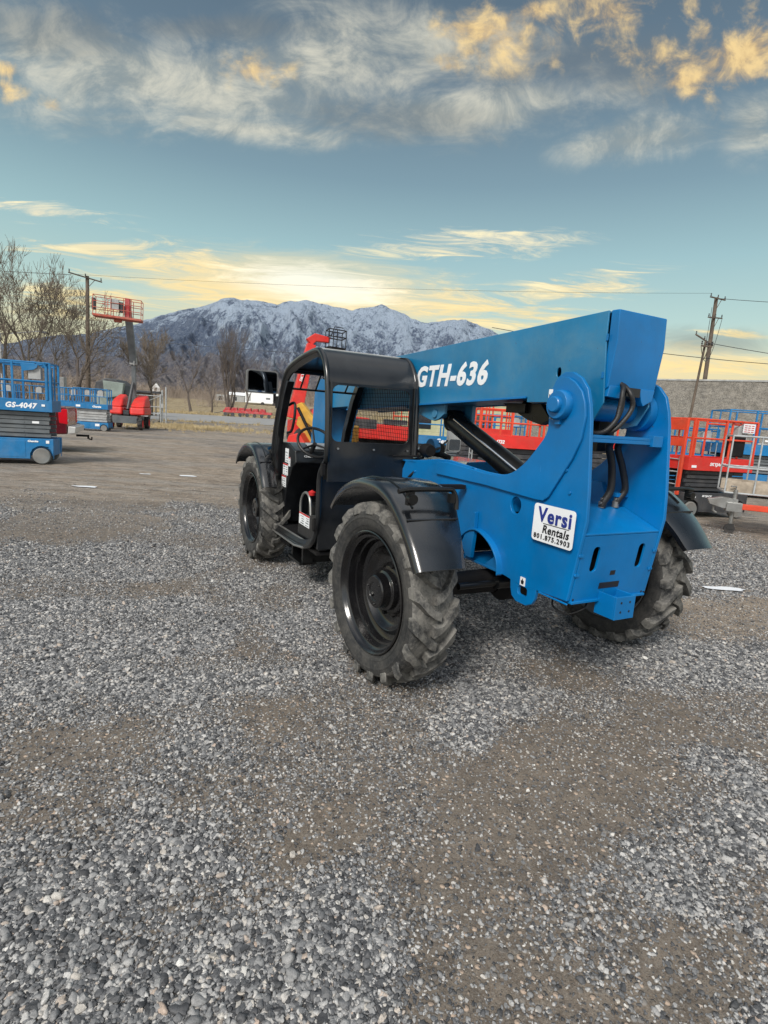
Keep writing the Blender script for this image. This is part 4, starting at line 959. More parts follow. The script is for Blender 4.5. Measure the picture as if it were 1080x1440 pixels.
# decals on the dash side and the console
def decal(x0, x1, z0, z1, y, red=True, par=None):
    mb = MB(); mb.box((x0,y,z0),(x1,y+.002,z1)); d = mb.build('safety_decal', M['white'], par or CB)
    if red:
        mb = MB(); mb.box((x0,y+.0022,z1-(z1-z0)*.13),(x1,y+.0030,z1)); mb.build('decal_header', M['redink'], d)
    mb = MB(); r2 = random.Random(int(x0*1000))
    for i in range(4):
        for j in range(2):
            a = x0+.012+(x1-x0-.02)*j/2; b_ = z0+.01+(z1-z0)*.8*i/4
            mb.box((a+.004,y+.0022,b_),(a+(x1-x0)*r2.uniform(.2,.38),y+.0030,b_+(z1-z0)*r2.uniform(.03,.10)))
    mb.build('decal_print', M['grey'], d)
decal(2.36,2.47,1.13,1.27,.9665,False); decal(2.30,2.355,1.10,1.19,.9665)
decal(2.37,2.53,1.00,1.115,.9665); decal(2.42,2.56,.875,.99,.9665)
decal(1.62,1.90,.615,.725,.987)
# exterior: mirror, step, work lamp
mb = MB(); mb.prism(rrect(.995,1.80,1.315,2.03,.03,5), 'X', 2.72, 2.765); MR = mb.build('mirror', M['rimedge'], TH, bevel=.006)
mb = MB(); mb.prism(rrect(1.008,1.812,1.302,2.018,.024,5), 'X', 2.7165, 2.7195); mb.build('mirror_glass', M['mirror'], MR)
mb = MB(); mb.tube([(2.74,1.02,1.82),(2.74,1.02,1.72),(2.66,.99,1.70),(2.55,1.0,1.68)], .016, 8); mb.box((2.50,.99,1.66),(2.66,1.035,1.78)); mb.build('mirror_arm', M['blackm'], MR, bevel=.003)
mb = MB()
mb.box((1.72,.90,.25),(1.76,1.0,.45)); mb.box((2.02,.90,.25),(2.06,1.0,.45)); mb.box((1.72,.86,.25),(2.06,1.03,.275))
mb.box((1.75,.55,.26),(2.05,.89,.44)); mb.build('step', M['black'], TH, bevel=.004)
mb = MB(); mb.box((2.2,.50,.30),(2.55,.98,.42)); mb.build('battery_box', M['blackm'], TH, bevel=.01)
mb = MB(); mb.lathe([(0,.0001),(0,.05),(.05,.062),(.10,.058),(.115,.04),(.115,.0001)], (1.05,.13,1.385), 'X', 20); mb.tube([(1.16,.13,1.32),(1.16,.22,1.30),(1.2,.3,1.30)], .012, 8)
mb.tube([(1.13,.20,1.33),(1.13,.45,1.325)], .010, 8); mb.build('work_lamp', M['blackm'], TH, bevel=.002)
mb = MB(); mb.box((.95,.14,1.285),(1.35,.33,1.300)); mb.box((1.0,.20,1.18),(1.03,.30,1.285)); mb.build('cab_mount', M['blue'], TH, bevel=.003)
hose([(1.22,.20,1.28),(1.15,.26,1.18),(1.10,.30,1.14),(1.02,.34,1.17),(.95,.31,1.24)], .010)
# engine hood on the far side
mb = MB(); mb.prism([(.85,.72),(.85,1.18),(.95,1.245),(2.35,1.245),(2.45,1.20),(2.45,.72)], 'Y', -1.12, -.36); EH = mb.build('engine_hood', M['fender'], TH, bevel=.03, segs=3)
mb = MB()
for k in range(8): mb.box((1.1+k*.12,-1.126,.85),(1.16+k*.12,-1.119,1.12))
mb.build('vent_slots', M['blackm'], EH)
mb = MB(); mb.lathe([(-.11,.0001),(-.11,.09),(-.03,.095),(-.03,.0001)], (2.0,-.42,1.36), 'Y', 28); mb.build('air_filter_cap', M['blue2'], TH, bevel=.01)
mb = MB(); mb.lathe([(0,.0001),(0,.075),(.2,.075),(.2,.0001)], (1.92,-.52,1.34), 'X', 24); mb.tube([(1.9,-.52,1.3),(1.7,-.5,1.28)], .03, 10); mb.build('air_filter', M['blackm'], TH, bevel=.01)
# far mirror
mb = MB(); mb.tube([(1.30,.10,1.32),(1.9,-.5,1.36),(2.40,-.93,1.42)], .012, 8); A_ = mb.build('far_mirror_arm', M['blackm'], TH)
mb = MB(); mb.prism(rrect(-1.12,1.30,-.95,1.56,.03,5), 'X', 2.40, 2.45); FM = mb.build('far_mirror', M['lgrey'], TH, bevel=.008)
mb = MB(); mb.prism(rrect(-1.11,1.315,-.96,1.44,.02,5), 'X', 2.396, 2.399); mb.build('mirror_glass', M['mirror'], FM)

# ------------------------------------------------------------------ scissor lifts
def scissor_lift(label, loc, rz, L, Wd, deck, rail, cols, txt=None, stack_n=5, basez=(.12,.55), wheel_r=.19, band=.26, group=None, ext=True, box_end=1, band_txt2=None, tall=False, gate_panel=False, cbox=True, tscale=1., tw=None, panel=False):
    body, bandm, railm, stk, whl = cols
    T = thing('scissor_lift', label, 'scissor lift', loc, rz, group)
    hx, hy = L/2, Wd/2
    wx = hx-wheel_r*1.35
    # base with wheel arches
    z0, z1 = basez
    mb = MB()
    for s in (-1,1):
        y0, y1 = (hy-.10,hy) if s > 0 else (-hy,-hy+.10)
        P_ = [(-hx,z1),(-hx,z1-.2)]
        for cx in (-wx,wx):
            P_ += [(cx-wheel_r*1.25,z0+.02)]+[(cx+wheel_r*1.25*math.cos(R_(a)), wheel_r+.02+wheel_r*1.15*math.sin(R_(a))) for a in (170,140,110,90,70,40,10)]+[(cx+wheel_r*1.25,z0+.02)]
        P_ += [(hx,z1-.2),(hx,z1)]
        mb.prism(P_, 'Y', y0, y1)
    mb.box((-hx+.02,-hy+.101,z0+.1),(hx-.02,hy-.101,z1-.02))
    B = mb.build('base', body, T, bevel=.008)
    # door panels on the base side
    for k in (-1,1):
        a = k*(wx-wheel_r*1.5)/2; w = (wx-wheel_r*1.6)/2-.03
        if w > .05:
            mb = MB(); mb.box((a-w,-hy-.006,z0+.06),(a+w,-hy+.004,z1-.06)); mb.build('side_door', body, B, bevel=.004)
    for sx in (-1,1):
        for sy in (-1,1):
            mb = MB(); y = sy*(hy-.055)
            mb.lathe([(-.06,.0001),(-.06,wheel_r*.6),(-.065,wheel_r*.9),(-.045,wheel_r),(.045,wheel_r),(.065,wheel_r*.9),(.06,wheel_r*.62),(.045,wheel_r*.55),(.045,wheel_r*.2),(.055,wheel_r*.18),(.055,.0001)], (sx*wx,y,wheel_r), 'Y', 28)
            mb.build('wheel', whl, T, angle=40)
    # folded scissor arms
    mb = MB(); zt0 = z1+.02; hgt = (deck-band-zt0-.01)/stack_n
    for k in range(stack_n):
        za = zt0+k*hgt
        for s in (-1,1):
            yy = s*(hy-.10-(.0 if k % 2 else .03)); ys = sorted((yy,yy-s*.05))
            mb.box((-hx+.08+(k%2)*.03,ys[0],za+.008),(hx-.08-(k%2)*.02,ys[1],za+hgt-.008))
            mb.tube([(-.9*hx+.12,yy+s*.008,za+hgt/2),(-.9*hx+.12,yy-s*.01,za+hgt/2)], hgt*.2, 8); mb.tube([(.6*hx,yy+s*.008,za+hgt/2),(.6*hx,yy-s*.01,za+hgt/2)], hgt*.2, 8)
        if k < 4: mb.tube([(-.4*hx,-hy+.16,za+hgt/2),(-.4*hx,hy-.16,za+hgt/2)], .03, 8)
    mb.box((-hx+.3,-hy+.19,zt0),(hx-.3,hy-.19,deck-band-.02))
    mb.build('scissor_arms', stk, T, bevel=.004)
    # platform
    mb = MB()
    for (a,b_) in (((-hx,-hy,deck-band),(hx,-hy+.02,deck)),((-hx,hy-.02,deck-band),(hx,hy,deck)),((-hx,-hy+.0205,deck-band),(-hx+.02,hy-.0205,deck)),((hx-.02,-hy+.0205,deck-band),(hx,hy-.0205,deck))): mb.box(a,b_)
    mb.box((-hx+.021,-hy+.021,deck-band+.04),(hx-.021,hy-.021,deck-band+.08))
    D = mb.build('platform', bandm, T, bevel=.004)
    # guardrail
    mb = MB(); rr = .020; q = .03
    cs = [(-hx+q,-hy+q),(hx-q,-hy+q),(hx-q,hy-q),(-hx+q,hy-q)]
    for z in (rail,deck+(rail-deck)*.5): mb.tube([(x,y,z) for x,y in cs], rr, 8, closed=True)
    npst = max(2,int(L/.75)+1)
    for k in range(npst):
        x = -hx+q+(L-2*q)*k/(npst-1)
        for y in (-hy+q,hy-q): mb.box((x-.022,y-.018,deck-.02),(x+.022,y+.018,rail))
    if ext:
        xm = hx*.25
        for y in (-hy+q+.05,hy-q-.05): mb.tube([(xm,y,rail-.06),(hx-.08,y,rail-.06)], rr, 8); mb.tube([(xm,y,deck),(xm,y,rail)], rr*1.2, 8)
    mb.tube([(-hx+q,0,deck),(-hx+q,0,rail)], rr, 8); mb.tube([(hx-q,0,deck),(hx-q,0,rail)], rr, 8)
    mb.build('guardrail', railm, T, bevel=0)
    if panel:
        mb = MB(); mb.box((hx-.05,-hy+.05,deck),(hx-.03,hy-.05,rail-.02)); mb.box((hx-.75,-hy+.02,rail-.32),(hx-.35,-hy+.04,rail-.10)); mb.build('rail_panel', railm, T, bevel=.003)
    if cbox:
        mb = MB(); bx = box_end*(hx-.35); mb.box((bx-.13,-hy+.06,rail-.38),(bx+.13,-hy+.24,rail-.12)); mb.prism([(bx-.13,rail-.119),(bx+.13,rail-.119),(bx+.08,rail-.04),(bx-.05,rail-.04)],'Y',-hy+.06,-hy+.24); C_ = mb.build('control_box', M['lgrey'], T, bevel=.01)
        mb = MB(); mb.tube([(bx,-hy+.15,rail-.04),(bx+.02,-hy+.15,rail+.03)], .018, 8); mb.build('joystick', M['ink'], C_)
    # ladder at the end
    mb = MB(); xe = -box_end*(hx+.03)
    for y in (-.18,.18): mb.box((min(xe,xe+.02),y-.015,.3),(max(xe,xe+.02),y+.015,deck-.02))
    for k in range(4): mb.tube([(xe+.01,-.18,.40+k*.26),(xe+.01,.18,.40+k*.26)], .013, 6)
    mb.build('ladder', M['galv'], T)
    if txt:
        tw = tw or L*.5
        text_mesh(txt[0], D, (txt[1],-hy,deck-band*.52), (1,0,0), (0,0,1), tw, txt[2], M['white'], bold=.045, shear=.2, name='lettering', gap=.003, space=1.12)
    for (s_,x_,z_,w_,h_) in (band_txt2 or []):
        if s_: text_mesh(s_, D if z_ > deck-band else B, (x_,-hy,z_), (1,0,0), (0,0,1), w_, h_, M['white'], bold=.05, shear=.15, name='small_lettering', gap=.012)
        else:
            mb = MB(); mb.box((x_-w_/2,-hy-.012,z_-h_/2),(x_+w_/2,-hy-.009,z_+h_/2)); mb.build('white_decal', M['white'], T)
    return T
BL = (M['blue2'],M['blue2'],M['blue2'],M['grey'],M['wheelgrey'])
BL2 = (M['blue2'],M['blue2'],M['blue2'],M['lgrey'],M['wheelgrey'])
SKR = (M['dgrey'],M['red'],M['redo'],M['dgrey'],M['wheelgrey'])
# the long one at the left edge (its near side parallel to the picture)
gz = .33
a0 = Vector((-8.12,13.0,0)); dirx = Vector((math.cos(gz),math.sin(gz),0)); diry = Vector((-math.sin(gz),math.cos(gz),0))
L4 = 3.1
c4 = a0-dirx*(L4/2-.17)+diry*.44
T4 = scissor_lift('long blue scissor lift lettered GS-4047, cut by the left edge of the photo', c4, gz, L4, .88, 1.50, 2.35, BL, ('GS-4047', L4/2-.62, .13), 6, (.10,.60), .19, .27, tw=.64, panel=False,
    band_txt2=[('Genie.', L4/2-1.42, 1.36, .42, .12), ('', L4/2-.18, 1.38, .07, .05), ('', L4/2-.35, .98, .14, .05), ('Genie', L4/2-.42, .54, .22, .05), ('', L4/2-.12, .53, .07, .07), ('', L4/2-1.35, .5, .25, .07), ('', L4/2-1.4, .33, .2, .05)])
mb = MB(); mb.prism([(L4/2-.62,2.32),(L4/2-.26,2.32),(L4/2-.28,2.24),(L4/2-.36,2.18),(L4/2-.58,2.14)], 'Y', -.43, -.41); mb.tube([(L4/2-.10,-.42,1.5),(L4/2-.10,-.42,2.25),(L4/2-.16,-.42,2.34)], .035, 10); mb.tube([(L4/2-.02,-.36,1.5),(L4/2-.02,-.36,2.2),(L4/2-.1,-.36,2.33)], .03, 10)
mb.build('rail_gusset', M['blue2'], T4, bevel=.004)
GB = 'blue scissor lifts parked along the left side'
scissor_lift('small blue scissor lift with silver ladder beside the red boom lift', (-14.95,27.9,0), .22, 1.6, .85, 1.32, 2.06, BL2, None, 5, (.08,.42), .15, .24, GB, box_end=1, band_txt2=[('Genie',.3,1.2,.4,.10),('',-.55,1.2,.2,.1),('',.3,.3,.2,.12)])
scissor_lift('pale blue scissor lift right behind the red tail lamp of the pickup', (-19.2,34.2,0), .25, 1.85, .85, 1.35, 2.12, BL2, None, 5, (.08,.48), .15, .22, GB, band_txt2=[('',-.2,.35,.3,.15)])
for k,(x,y,lb) in enumerate([(-20.6,29.4,'blue scissor lift seen through the rails at the extreme left edge'),(-19.1,29.6,'blue scissor lift seen through the GS-4047 rails, middle of the three'),(-17.5,30.0,'blue scissor lift seen through the GS-4047 rails, next to its right post')]):
    scissor_lift(lb, (x,y,0), .3, 1.55, .8, 1.3, 2.05, BL2, None, 4, (.08,.45), .15, .22, GB)
# red pickup behind the long lift
def pickup():
    T = thing('pickup_truck', 'dark red pickup truck showing only its tail lamp and silver bumper behind the blue lift', 'pickup truck', (-9.62,16.75,0), R_(202))
    # local x forward (to the left of the photo), rear at x=0
    mb = MB(); mb.prism([(0,.55),(0,1.28),(.02,1.32),(2.0,1.32),(2.0,.55),(1.75,.5),(1.68,.75),(1.5,.9),(1.25,.95),(1.0,.9),(.82,.75),(.75,.5)], 'Y', -.95, .95)
    mb.prism([(2.005,.5),(2.005,1.30),(2.25,1.88),(3.4,1.90),(3.95,1.32),(5.2,1.22),(5.4,1.0),(5.4,.55),(4.95,.5),(4.85,.75),(4.6,.92),(4.35,.92),(4.1,.75),(4.0,.5)], 'Y', -.93, .93)
    mb.build('body', M['maroon'], T, bevel=.04, segs=3)
    mb = MB(); mb.prism([(2.28,1.34),(2.42,1.80),(2.95,1.82),(2.95,1.34)], 'Y', -.937, .937); mb.prism([(3.02,1.34),(3.02,1.82),(3.38,1.82),(3.80,1.34)], 'Y', -.937, .937); mb.build('side_window', M['glass'], T, bevel=.01)
    for s in (-1,1):
        mb = MB(); mb.prism([(-.02,.82),(-.02,1.26),(.10,1.27),(.22,1.15),(.20,.85)], 'Y', s*.955 if s > 0 else -.955, s*.80 if s > 0 else -.80); L_ = mb.build('tail_lamp', M['lamp_red'], T, bevel=.02)
        mb = MB(); mb.box((-.024,min(s*.94,s*.84),.90),(-.02,max(s*.94,s*.84),.98)); mb.build('reverse_lamp', M['white'], L_)
        for x in (1.25,4.48):
            mb = MB(); mb.lathe([(-.12,.0001),(-.12,.2),(-.125,.34),(-.10,.38),(.10,.38),(.125,.34),(.12,.22),(.08,.20),(.08,.0001)], (x,s*.82,.38), 'Y', 28); mb.build('wheel', M['tyreblack'], T)
    mb = MB(); mb.prism([(-.20,.58),(-.22,.76),(-.02,.78),(-.005,.55)], 'Y', -.93, .93); mb.build('bumper', M['silver'], T, bevel=.025)
    mb = MB(); mb.box((-.45,-.03,.44),(-.1,.03,.50)); mb.box((-.45,-.03,.38),(-.40,.03,.44)); mb.tube([(-.44,0,.38),(-.52,0,.36),(-.52,0,.44)], .025, 8); mb.build('tow_hitch', M['blackm'], T, bevel=.003)
pickup()

# red telescopic boom lift on the left
def boom_lift():
    T = thing('boom_lift', 'red and grey boom lift with raised boom and wide orange basket, left of the gate', 'boom lift', (-14.9,31.7,0), 1.83)
    mb = MB(); mb.box((-1.35,-.62,.40),(1.35,.62,.74)); mb.box((-.5,-.5,.742),(.6,.5,.81)); C_ = mb.build('chassis', M['lgrey'], T, bevel=.03)
    mb = MB(); mb.box((-1.39,-.60,.36),(-1.352,.60,.76)); mb.build('chassis_panel', M['grey'], T, bevel=.01)
    for x in (-1.05,1.15):
        for s in (-1,1):
            w = bpy.data.objects.new('wheel', None); COL.objects.link(w); w.parent = T; w.location = (x,s*.76,.36)
            mb = MB(); mb.lathe([(-.12,.22),(-.13,.30),(-.10,.34),(.10,.34),(.13,.30),(.12,.22)], (0,0,0), 'Y', 28)
            for k in range(12):
                a = 2*PI*k/12; mb.tube([(.345*math.cos(a),-.11,.345*math.sin(a)),(.345*math.cos(a+.2),.11,.345*math.sin(a+.2))], .02, 4)
            mb.build('tyre', M['tyreblack'], w)
            mb = MB(); mb.lathe([(-.12,.225),(-.11,.21),(-.06,.19),(-.06,.0001)], (0,0,0), 'Y', 24); mb.lathe([(.12,.225),(.11,.21),(.06,.19),(.06,.0001)], (0,0,0), 'Y', 24); mb.build('rim', M['red'], w)
    for s in (-1,1):
        # two hoods with the boom channel between them
        ym, yn = (.17,.82) if s > 0 else (-.98,-.20)
        mb = MB(); mb.hexa([(-1.15,ym,.82),(1.25,ym,.82),(1.25,yn,.82),(-1.15,yn,.82)],[(-1.05,ym+.0,1.25),(1.2,ym,1.25),(1.2,yn,1.25),(-1.05,yn,1.25)])
        mb.hexa([(-1.05,ym,1.2505),(1.2,ym,1.2505),(1.2,yn,1.2505),(-1.05,yn,1.2505)],[(-.35,ym+.08,1.72),(.9,ym+.08,1.95),(.9,yn-.12,1.95),(-.35,yn-.12,1.72)])
        h = mb.build('hood', M['red'], T, bevel=.11, segs=4)
        if s < 0:
            mb = MB(); mb.box((-1.0,-.986,1.0),(-.2,-.980,1.02)); mb.build('hood_seam', M['dgrey'], h)
    mb = MB(); mb.box((-1.0,-.15,.82),(1.1,.15,1.05)); mb.build('turntable', M['dgrey'], T, bevel=.02)
    # boom: pivot at the back, rising
    mb = MB(); mb.tube([(.35,-.22,1.2),(.15,-.22,3.9)], .15, 4); mb.build('lower_boom', M['grey'], T, bevel=.01)
    mb = MB(); mb.tube([(.16,-.22,3.7),(-.85,-.12,6.6)], .24, 4); mb.build('upper_boom', M['grey'], T, bevel=.01)
    mb = MB(); mb.tube([(-.6,-.02,1.1),(.05,-.2,2.6)], .09, 12); mb.build('lift_cylinder', M['dgrey'], T)
    mb = MB(); mb.box((-.02,-.40,3.60),(.30,-.04,4.0)); mb.tube([(-.1,-.3,3.8),(-.14,-.3,3.55)], .05, 8); mb.build('boom_knuckle', M['lgrey'], T, bevel=.03)
    # basket
    b = bpy.data.objects.new('basket', None); COL.objects.link(b); b.parent = T; b.location = (-1.55,.22,5.78); b.rotation_euler = (.0,.03,-1.83+.30)
    mb = MB(); mb.box((-1.25,-.45,0),(1.3,.45,.12)); mb.box((-.2,-.15,-.16),(.2,.15,0)); mb.build('basket_floor', M['rust'], b, bevel=.02)
    mb = MB()
    for z in (.45,.78,1.1): mb.tube([(-1.22,-.42,z),(1.27,-.42,z),(1.27,.42,z),(-1.22,.42,z)], .02, 6, closed=True)
    for x in (-1.22,-.6,-.3,.35,.75,1.27):
        for y in (-.42,.42): mb.tube([(x,y,.1),(x,y,1.1)], .02, 6)
    mb.build('basket_rail', M['rust'], b)
    b.scale = (.92,.92,.95)
    mb = MB(); mb.box((-.35,-.40,.45),(.10,-.22,1.0)); mb.build('control_panel', M['lgrey'], b, bevel=.02)
    mb = MB(); mb.box((-1.32,-.25,.35),(-1.15,.1,.95)); mb.box((.1,-.3,.35),(.30,-.1,.9)); mb.build('equipment_box', M['dgrey'], b, bevel=.03)
    mb = MB(); mb.box((.36,-.1,.12),(.62,.3,1.18)); mb.build('basket_mount', M['redf'], b, bevel=.02)
boom_lift()

# gate
def gate():
    T = thing('yard_gate', 'open galvanised pipe gate with two posts at the yard entrance', 'gate', (-16.9,41.6,0), 0)
    mb = MB()
    for x,h in ((-.18,2.5),(0.10,2.75)): mb.tube([(x,0,0),(x,0,h)], .055, 12)
    mb.tube([(-.24,-.15,.1),(-.24,-.15,2.2)], .035, 10); mb.build('post', M['galv'], T)
    mb = MB(); y = -.12
    mb.tube([(-.3,y,.75),(-4.2,y,.75)], .03, 8); mb.tube([(-.3,y,2.05),(-4.2,y,2.05)], .03, 8); mb.tube([(-.3,y,1.25),(-4.2,y,1.25)], .03, 8); mb.tube([(-.3,y,2.05),(-2.1,y,1.25)], .022, 8); mb.tube([(-4.2,y,.75),(-4.2,y,2.05)], .03, 8); mb.tube([(-.3,y,.75),(-.3,y,2.15)], .03, 8)
    for k in range(12): mb.tube([(-.3-k*.33,y,.75),(-.3-k*.33,y,2.05)], .006, 4)
    mb.build('gate_frame', M['galv'], T)
    mb = MB(); mb.lathe([(-.04,.0001),(-.04,.12),(.04,.12),(.04,.0001)], (-.35,y,.12), 'Y', 16); mb.tube([(-.35,y,.12),(-.35,y,.75)], .02, 8); mb.build('caster', M['tyreblack'], T)
    mb = MB(); mb.box((-.2,-.2,1.2),(-.02,-.16,1.5)); mb.build('latch_box', M['lgrey'], T, bevel=.02)
gate()

# utility poles ------------------------------------------------------------------
def pole(label, base, top, r, arms, steel=False, group=None, insul=True):
    T = thing('utility_pole', label, 'utility pole', base, 0, group)
    b = Vector((0,0,0)); tp = Vector(top)-Vector(base)
    mb = MB(); mb.tube([b-Vector((0,0,.2)),tp], [r,r*.65], 12); mb.build('pole', M['wood'], T)
    for (f, a0_, a1_, dz_) in arms:
        p = b.lerp(tp, f); A = p+Vector(a0_); B_ = p+Vector(a1_); mb = MB(); d = (B_-A).normalized(); nrm = d.cross(Vector((0,0,1))).normalized()
        mb.tube([A+nrm*.14,B_+nrm*.14], .06, 4); mb.tube([p-Vector((0,0,.7))+nrm*.1,p+(B_-p)*.5+nrm*.12], .025, 6)
        C_ = mb.build('crossarm', M['wood'], T)
        if insul:
            mb = MB()
            for q in (.03,.5,.97): 
                e = A.lerp(B_,q)+nrm*.14; mb.lathe([(0,.02),(.06,.06),(.12,.03),(.2,.05),(.22,.0001)], tuple(e+Vector((0,0,.06))), 'Z', 8)
            mb.build('insulator', M['dgrey'], C_)
    return T
pole('weathered wooden utility pole with one crossarm at the left, beside the bare trees', (-24.5,45,0), (-24.3,45,10.9), .20, [(.985,(-1.0,-.9,.15),(.75,.7,-.1),0)])
pole('tall wooden utility pole with two crossarms behind the grey wall', (24.85,45,0), (24.6,45,12.4), .20, [(.985,(-1.05,-.8,.0),(1.0,.8,.2),0),(.87,(-1.0,-.8,-.05),(.95,.8,.25),0),(.72,(-1.6,-.5,.55),(0.2,.1,-.1),0)])
pole('thin leaning dark pole in front of the grey wall', (17.1,32.3,0), (17.45,32.3,7.0), .09, [(.96,(-.35,-.1,.0),(.35,.1,.0),0)])
pole('thin distant pole beyond the road, left of the mountain', (-43.2,100,0), (-43.1,100,12.0), .17, [], insul=False)
mb = MB(); T = thing('street_lamp', 'street lamp with a long arm reaching out from the left trees', 'street lamp', (-27.9,40,0), 0)
mb.tube([(0,0,0),(0,0,5.7)], [.09,.06], 10); mb.tube([(0,0,5.6),(1.2,0,5.75),(2.9,0,5.98)], .035, 8); mb.build('pole', M['galv'], T)
mb = MB(); mb.hexa([(2.85,-.12,5.88),(3.5,-.14,5.80),(3.5,.14,5.80),(2.85,.12,5.88)],[(2.9,-.08,6.02),(3.4,-.10,5.96),(3.4,.10,5.96),(2.9,.08,6.02)]); mb.build('lamp_head', M['dgrey'], T, bevel=.03)
def cable(label, a, b, sag, r=.009, group='power lines across the sky'):
    mb = MB(); A = Vector(a); B_ = Vector(b); pts = []
    for i in range(25):
        f = i/24; p = A.lerp(B_,f); p.z -= sag*4*f*(1-f); pts.append(p)
    mb.tube(pts, r, 5); tag(mb.build('power_line', M['wire'], recalc=False), label, 'power line', group)
cable('topmost power line, strung from the left crossarm pole to the right pole', (-24.9,44.6,10.9), (23.8,44.2,12.5), .35)
cable('faint power line running from the right pole to the right edge, topmost there', (24.6,45.2,12.4), (48,40,12.7), .5, .02)
cable('power line leaving the left pole towards the left edge', (-25.2,44.4,10.8), (-60,40,11.5), .6, .02)
cable('low power line crossing in front of the mountain face', (-36,60,8.3), (10,60,8.2), .6, .02)
cable('power line in front of the clouds right of the blue boom, middle height', (6,36,7.6), (40,33,6.8), .9, .02)
cable('lower power line sloping off to the right edge from the leaning pole', (17.45,32.3,6.95), (34,26,5.2), .4, .018)
for k,(p0,p1) in enumerate([((24.0,44.3,11.5),(17.5,32.4,6.9)),((25.3,45,10.9),(17.3,32.4,6.7))]):
    cable(['slack service cable dropping from the upper crossarm to the leaning pole','slack service cable dropping from the lower crossarm to the leaning pole'][k], p0, p1, 1.8, .018)

# far field things ------------------------------------------------------------
T = thing('box_trailer', 'long white enclosed trailer parked on the dry field behind the mirror', 'trailer', (-31.5,137,2.35), .03)
mb = MB(); mb.box((-4.1,-1.2,.5),(3.9,1.2,3.0)); mb.build('trailer_body', M['white'], T, bevel=.08)
mb = MB(); mb.box((-3.9,-1.215,.9),(-2.7,-1.203,2.6)); mb.build('side_door', M['lgrey'], T, bevel=.01)
mb = MB(); mb.box((1.0,-1.215,1.5),(2.0,-1.203,1.9)); mb.build('logo_patch', M['grey'], T)
for x in (.2,3.0):
    mb = MB(); mb.lathe([(-.15,.0001),(-.15,.42),(.15,.42),(.15,.0001)], (x,-1.08,.42), 'Y', 20); mb.build('wheel', M['tyreblack'], T)
T = thing('farm_shed', 'low grey shed with white roof just left of the white trailer', 'shed', (-42.0,148,2.7), .05)
mb = MB(); mb.box((-4,-2,0),(3.4,2,1.9)); mb.build('wall', M['lgrey'], T)
mb = MB(); mb.prism([(-2.2,1.9),(0,2.7),(2.2,1.9)], 'X', -1, 3.6); mb.build('roof', M['white'], T)
mb = MB(); mb.box((-3.2,-2.01,.4),(-2.2,-2.002,1.5)); mb.box((.5,-2.01,.5),(1.5,-2.002,1.5)); mb.build('window', M['glass'], T)
T = thing('seed_drill', 'long red farm implement on wheels in the dry grass past the road', 'farm machine', (-23.7,92.5,.1), .02)
mb = MB(); rg = random.Random(3)
mb.box((-4.0,-.5,.55),(4.0,.5,.95)); mb.build('frame', M['redf'], T, bevel=.02)
for k in range(6):
    mb = MB(); x = -3.3+k*1.15; mb.hexa([(x-.5,-.45,.952),(x+.5,-.45,.952),(x+.5,.45,.952),(x-.5,.45,.952)],[(x-.35,-.5,1.3+.15*rg.random()),(x+.4,-.5,1.35+.15*rg.random()),(x+.4,.5,1.45),(x-.35,.5,1.4)]); mb.build('hopper', M['redf'], T, bevel=.03)
for k in range(7):
    mb = MB(); x = -3.6+k*1.2; mb.lathe([(-.06,.0001),(-.06,.3),(.06,.3),(.06,.0001)], (x,-.45,.28), 'Y', 16); mb.tube([(x,-.45,.28),(x+.2,-.3,.7)], .03, 6); mb.build('wheel', M['dgrey'], T)
mb = MB(); mb.tube([(-4,0,.7),(-5.6,0,.3)], .06, 6); mb.build('tow_bar', M['dgrey'], T)
T = thing('tarped_hopper', 'dark and grey tarp covered hopper trailer behind the red boom lift', 'hopper trailer', (-19.9,40,0), 0)
mb = MB(); mb.prism([(-1.1,1.9),(-.9,2.75),(-.2,3.05),(.6,2.95),(1.1,2.6),(1.3,1.9)], 'Y', -.8, .8); mb.build('dark_cover', M['dgrey'], T, bevel=.1)
mb = MB(); mb.prism([(-.1,1.6),(-.25,2.85),(1.25,2.75),(1.1,1.9)], 'Y', -1.1, -.81); mb.prism([(-.9,.9),(-1.2,1.88),(1.3,1.88),(.9,.9)], 'Y', -.9, .8); mb.build('hopper_body', M['tarp'], T, bevel=.05)
for x in (-.6,.6):
    mb = MB(); mb.lathe([(-.1,.0001),(-.1,.4),(.1,.4),(.1,.0001)], (x,-.8,.4), 'Y', 20); mb.build('wheel', M['tyreblack'], T)
mb = MB(); mb.tube([(-.6,-.7,.4),(-.6,-.7,1.0)], .05, 6); mb.tube([(.6,-.7,.4),(.6,-.7,1.0)], .05, 6); mb.build('axle_frame', M['dgrey'], T)
T = thing('field_shed', 'low brown open shed with a post beyond the gate', 'shed', (-27.9,63,0), .1)
mb = MB(); mb.box((-1.6,-.8,0),(.7,.8,2.5)); mb.build('wall', M['wood'], T)
mb = MB(); mb.box((-1.8,-1.0,2.52),(1.8,1.0,2.75)); mb.build('roof', M['dgrey'], T, bevel=.03)
mb = MB(); mb.tube([(1.5,-.8,0),(1.5,-.8,2.5)], .08, 8); mb.build('post', M['wood'], T)
T = thing('farmhouse', 'tiny white gabled house in the brush left of the mountain', 'house', (-64.3,153,4.2), .2)
mb = MB(); mb.prism([(-.9,0),(.9,0),(.9,1.3),(0,2.5),(-.9,1.3)], 'Y', -1, 1); mb.build('wall', M['white'], T)
mb = MB(); mb.prism([(-1.05,1.2),(0,2.6),(1.05,1.2),(1.05,1.32),(0,2.75),(-1.05,1.32)], 'Y', -1.1, 1.1); mb.build('roof', M['dgrey'], T)
mb = MB(); mb.box((-.2,-1.02,.5),(.2,-1.003,1.1)); mb.build('window', M['glass'], T)
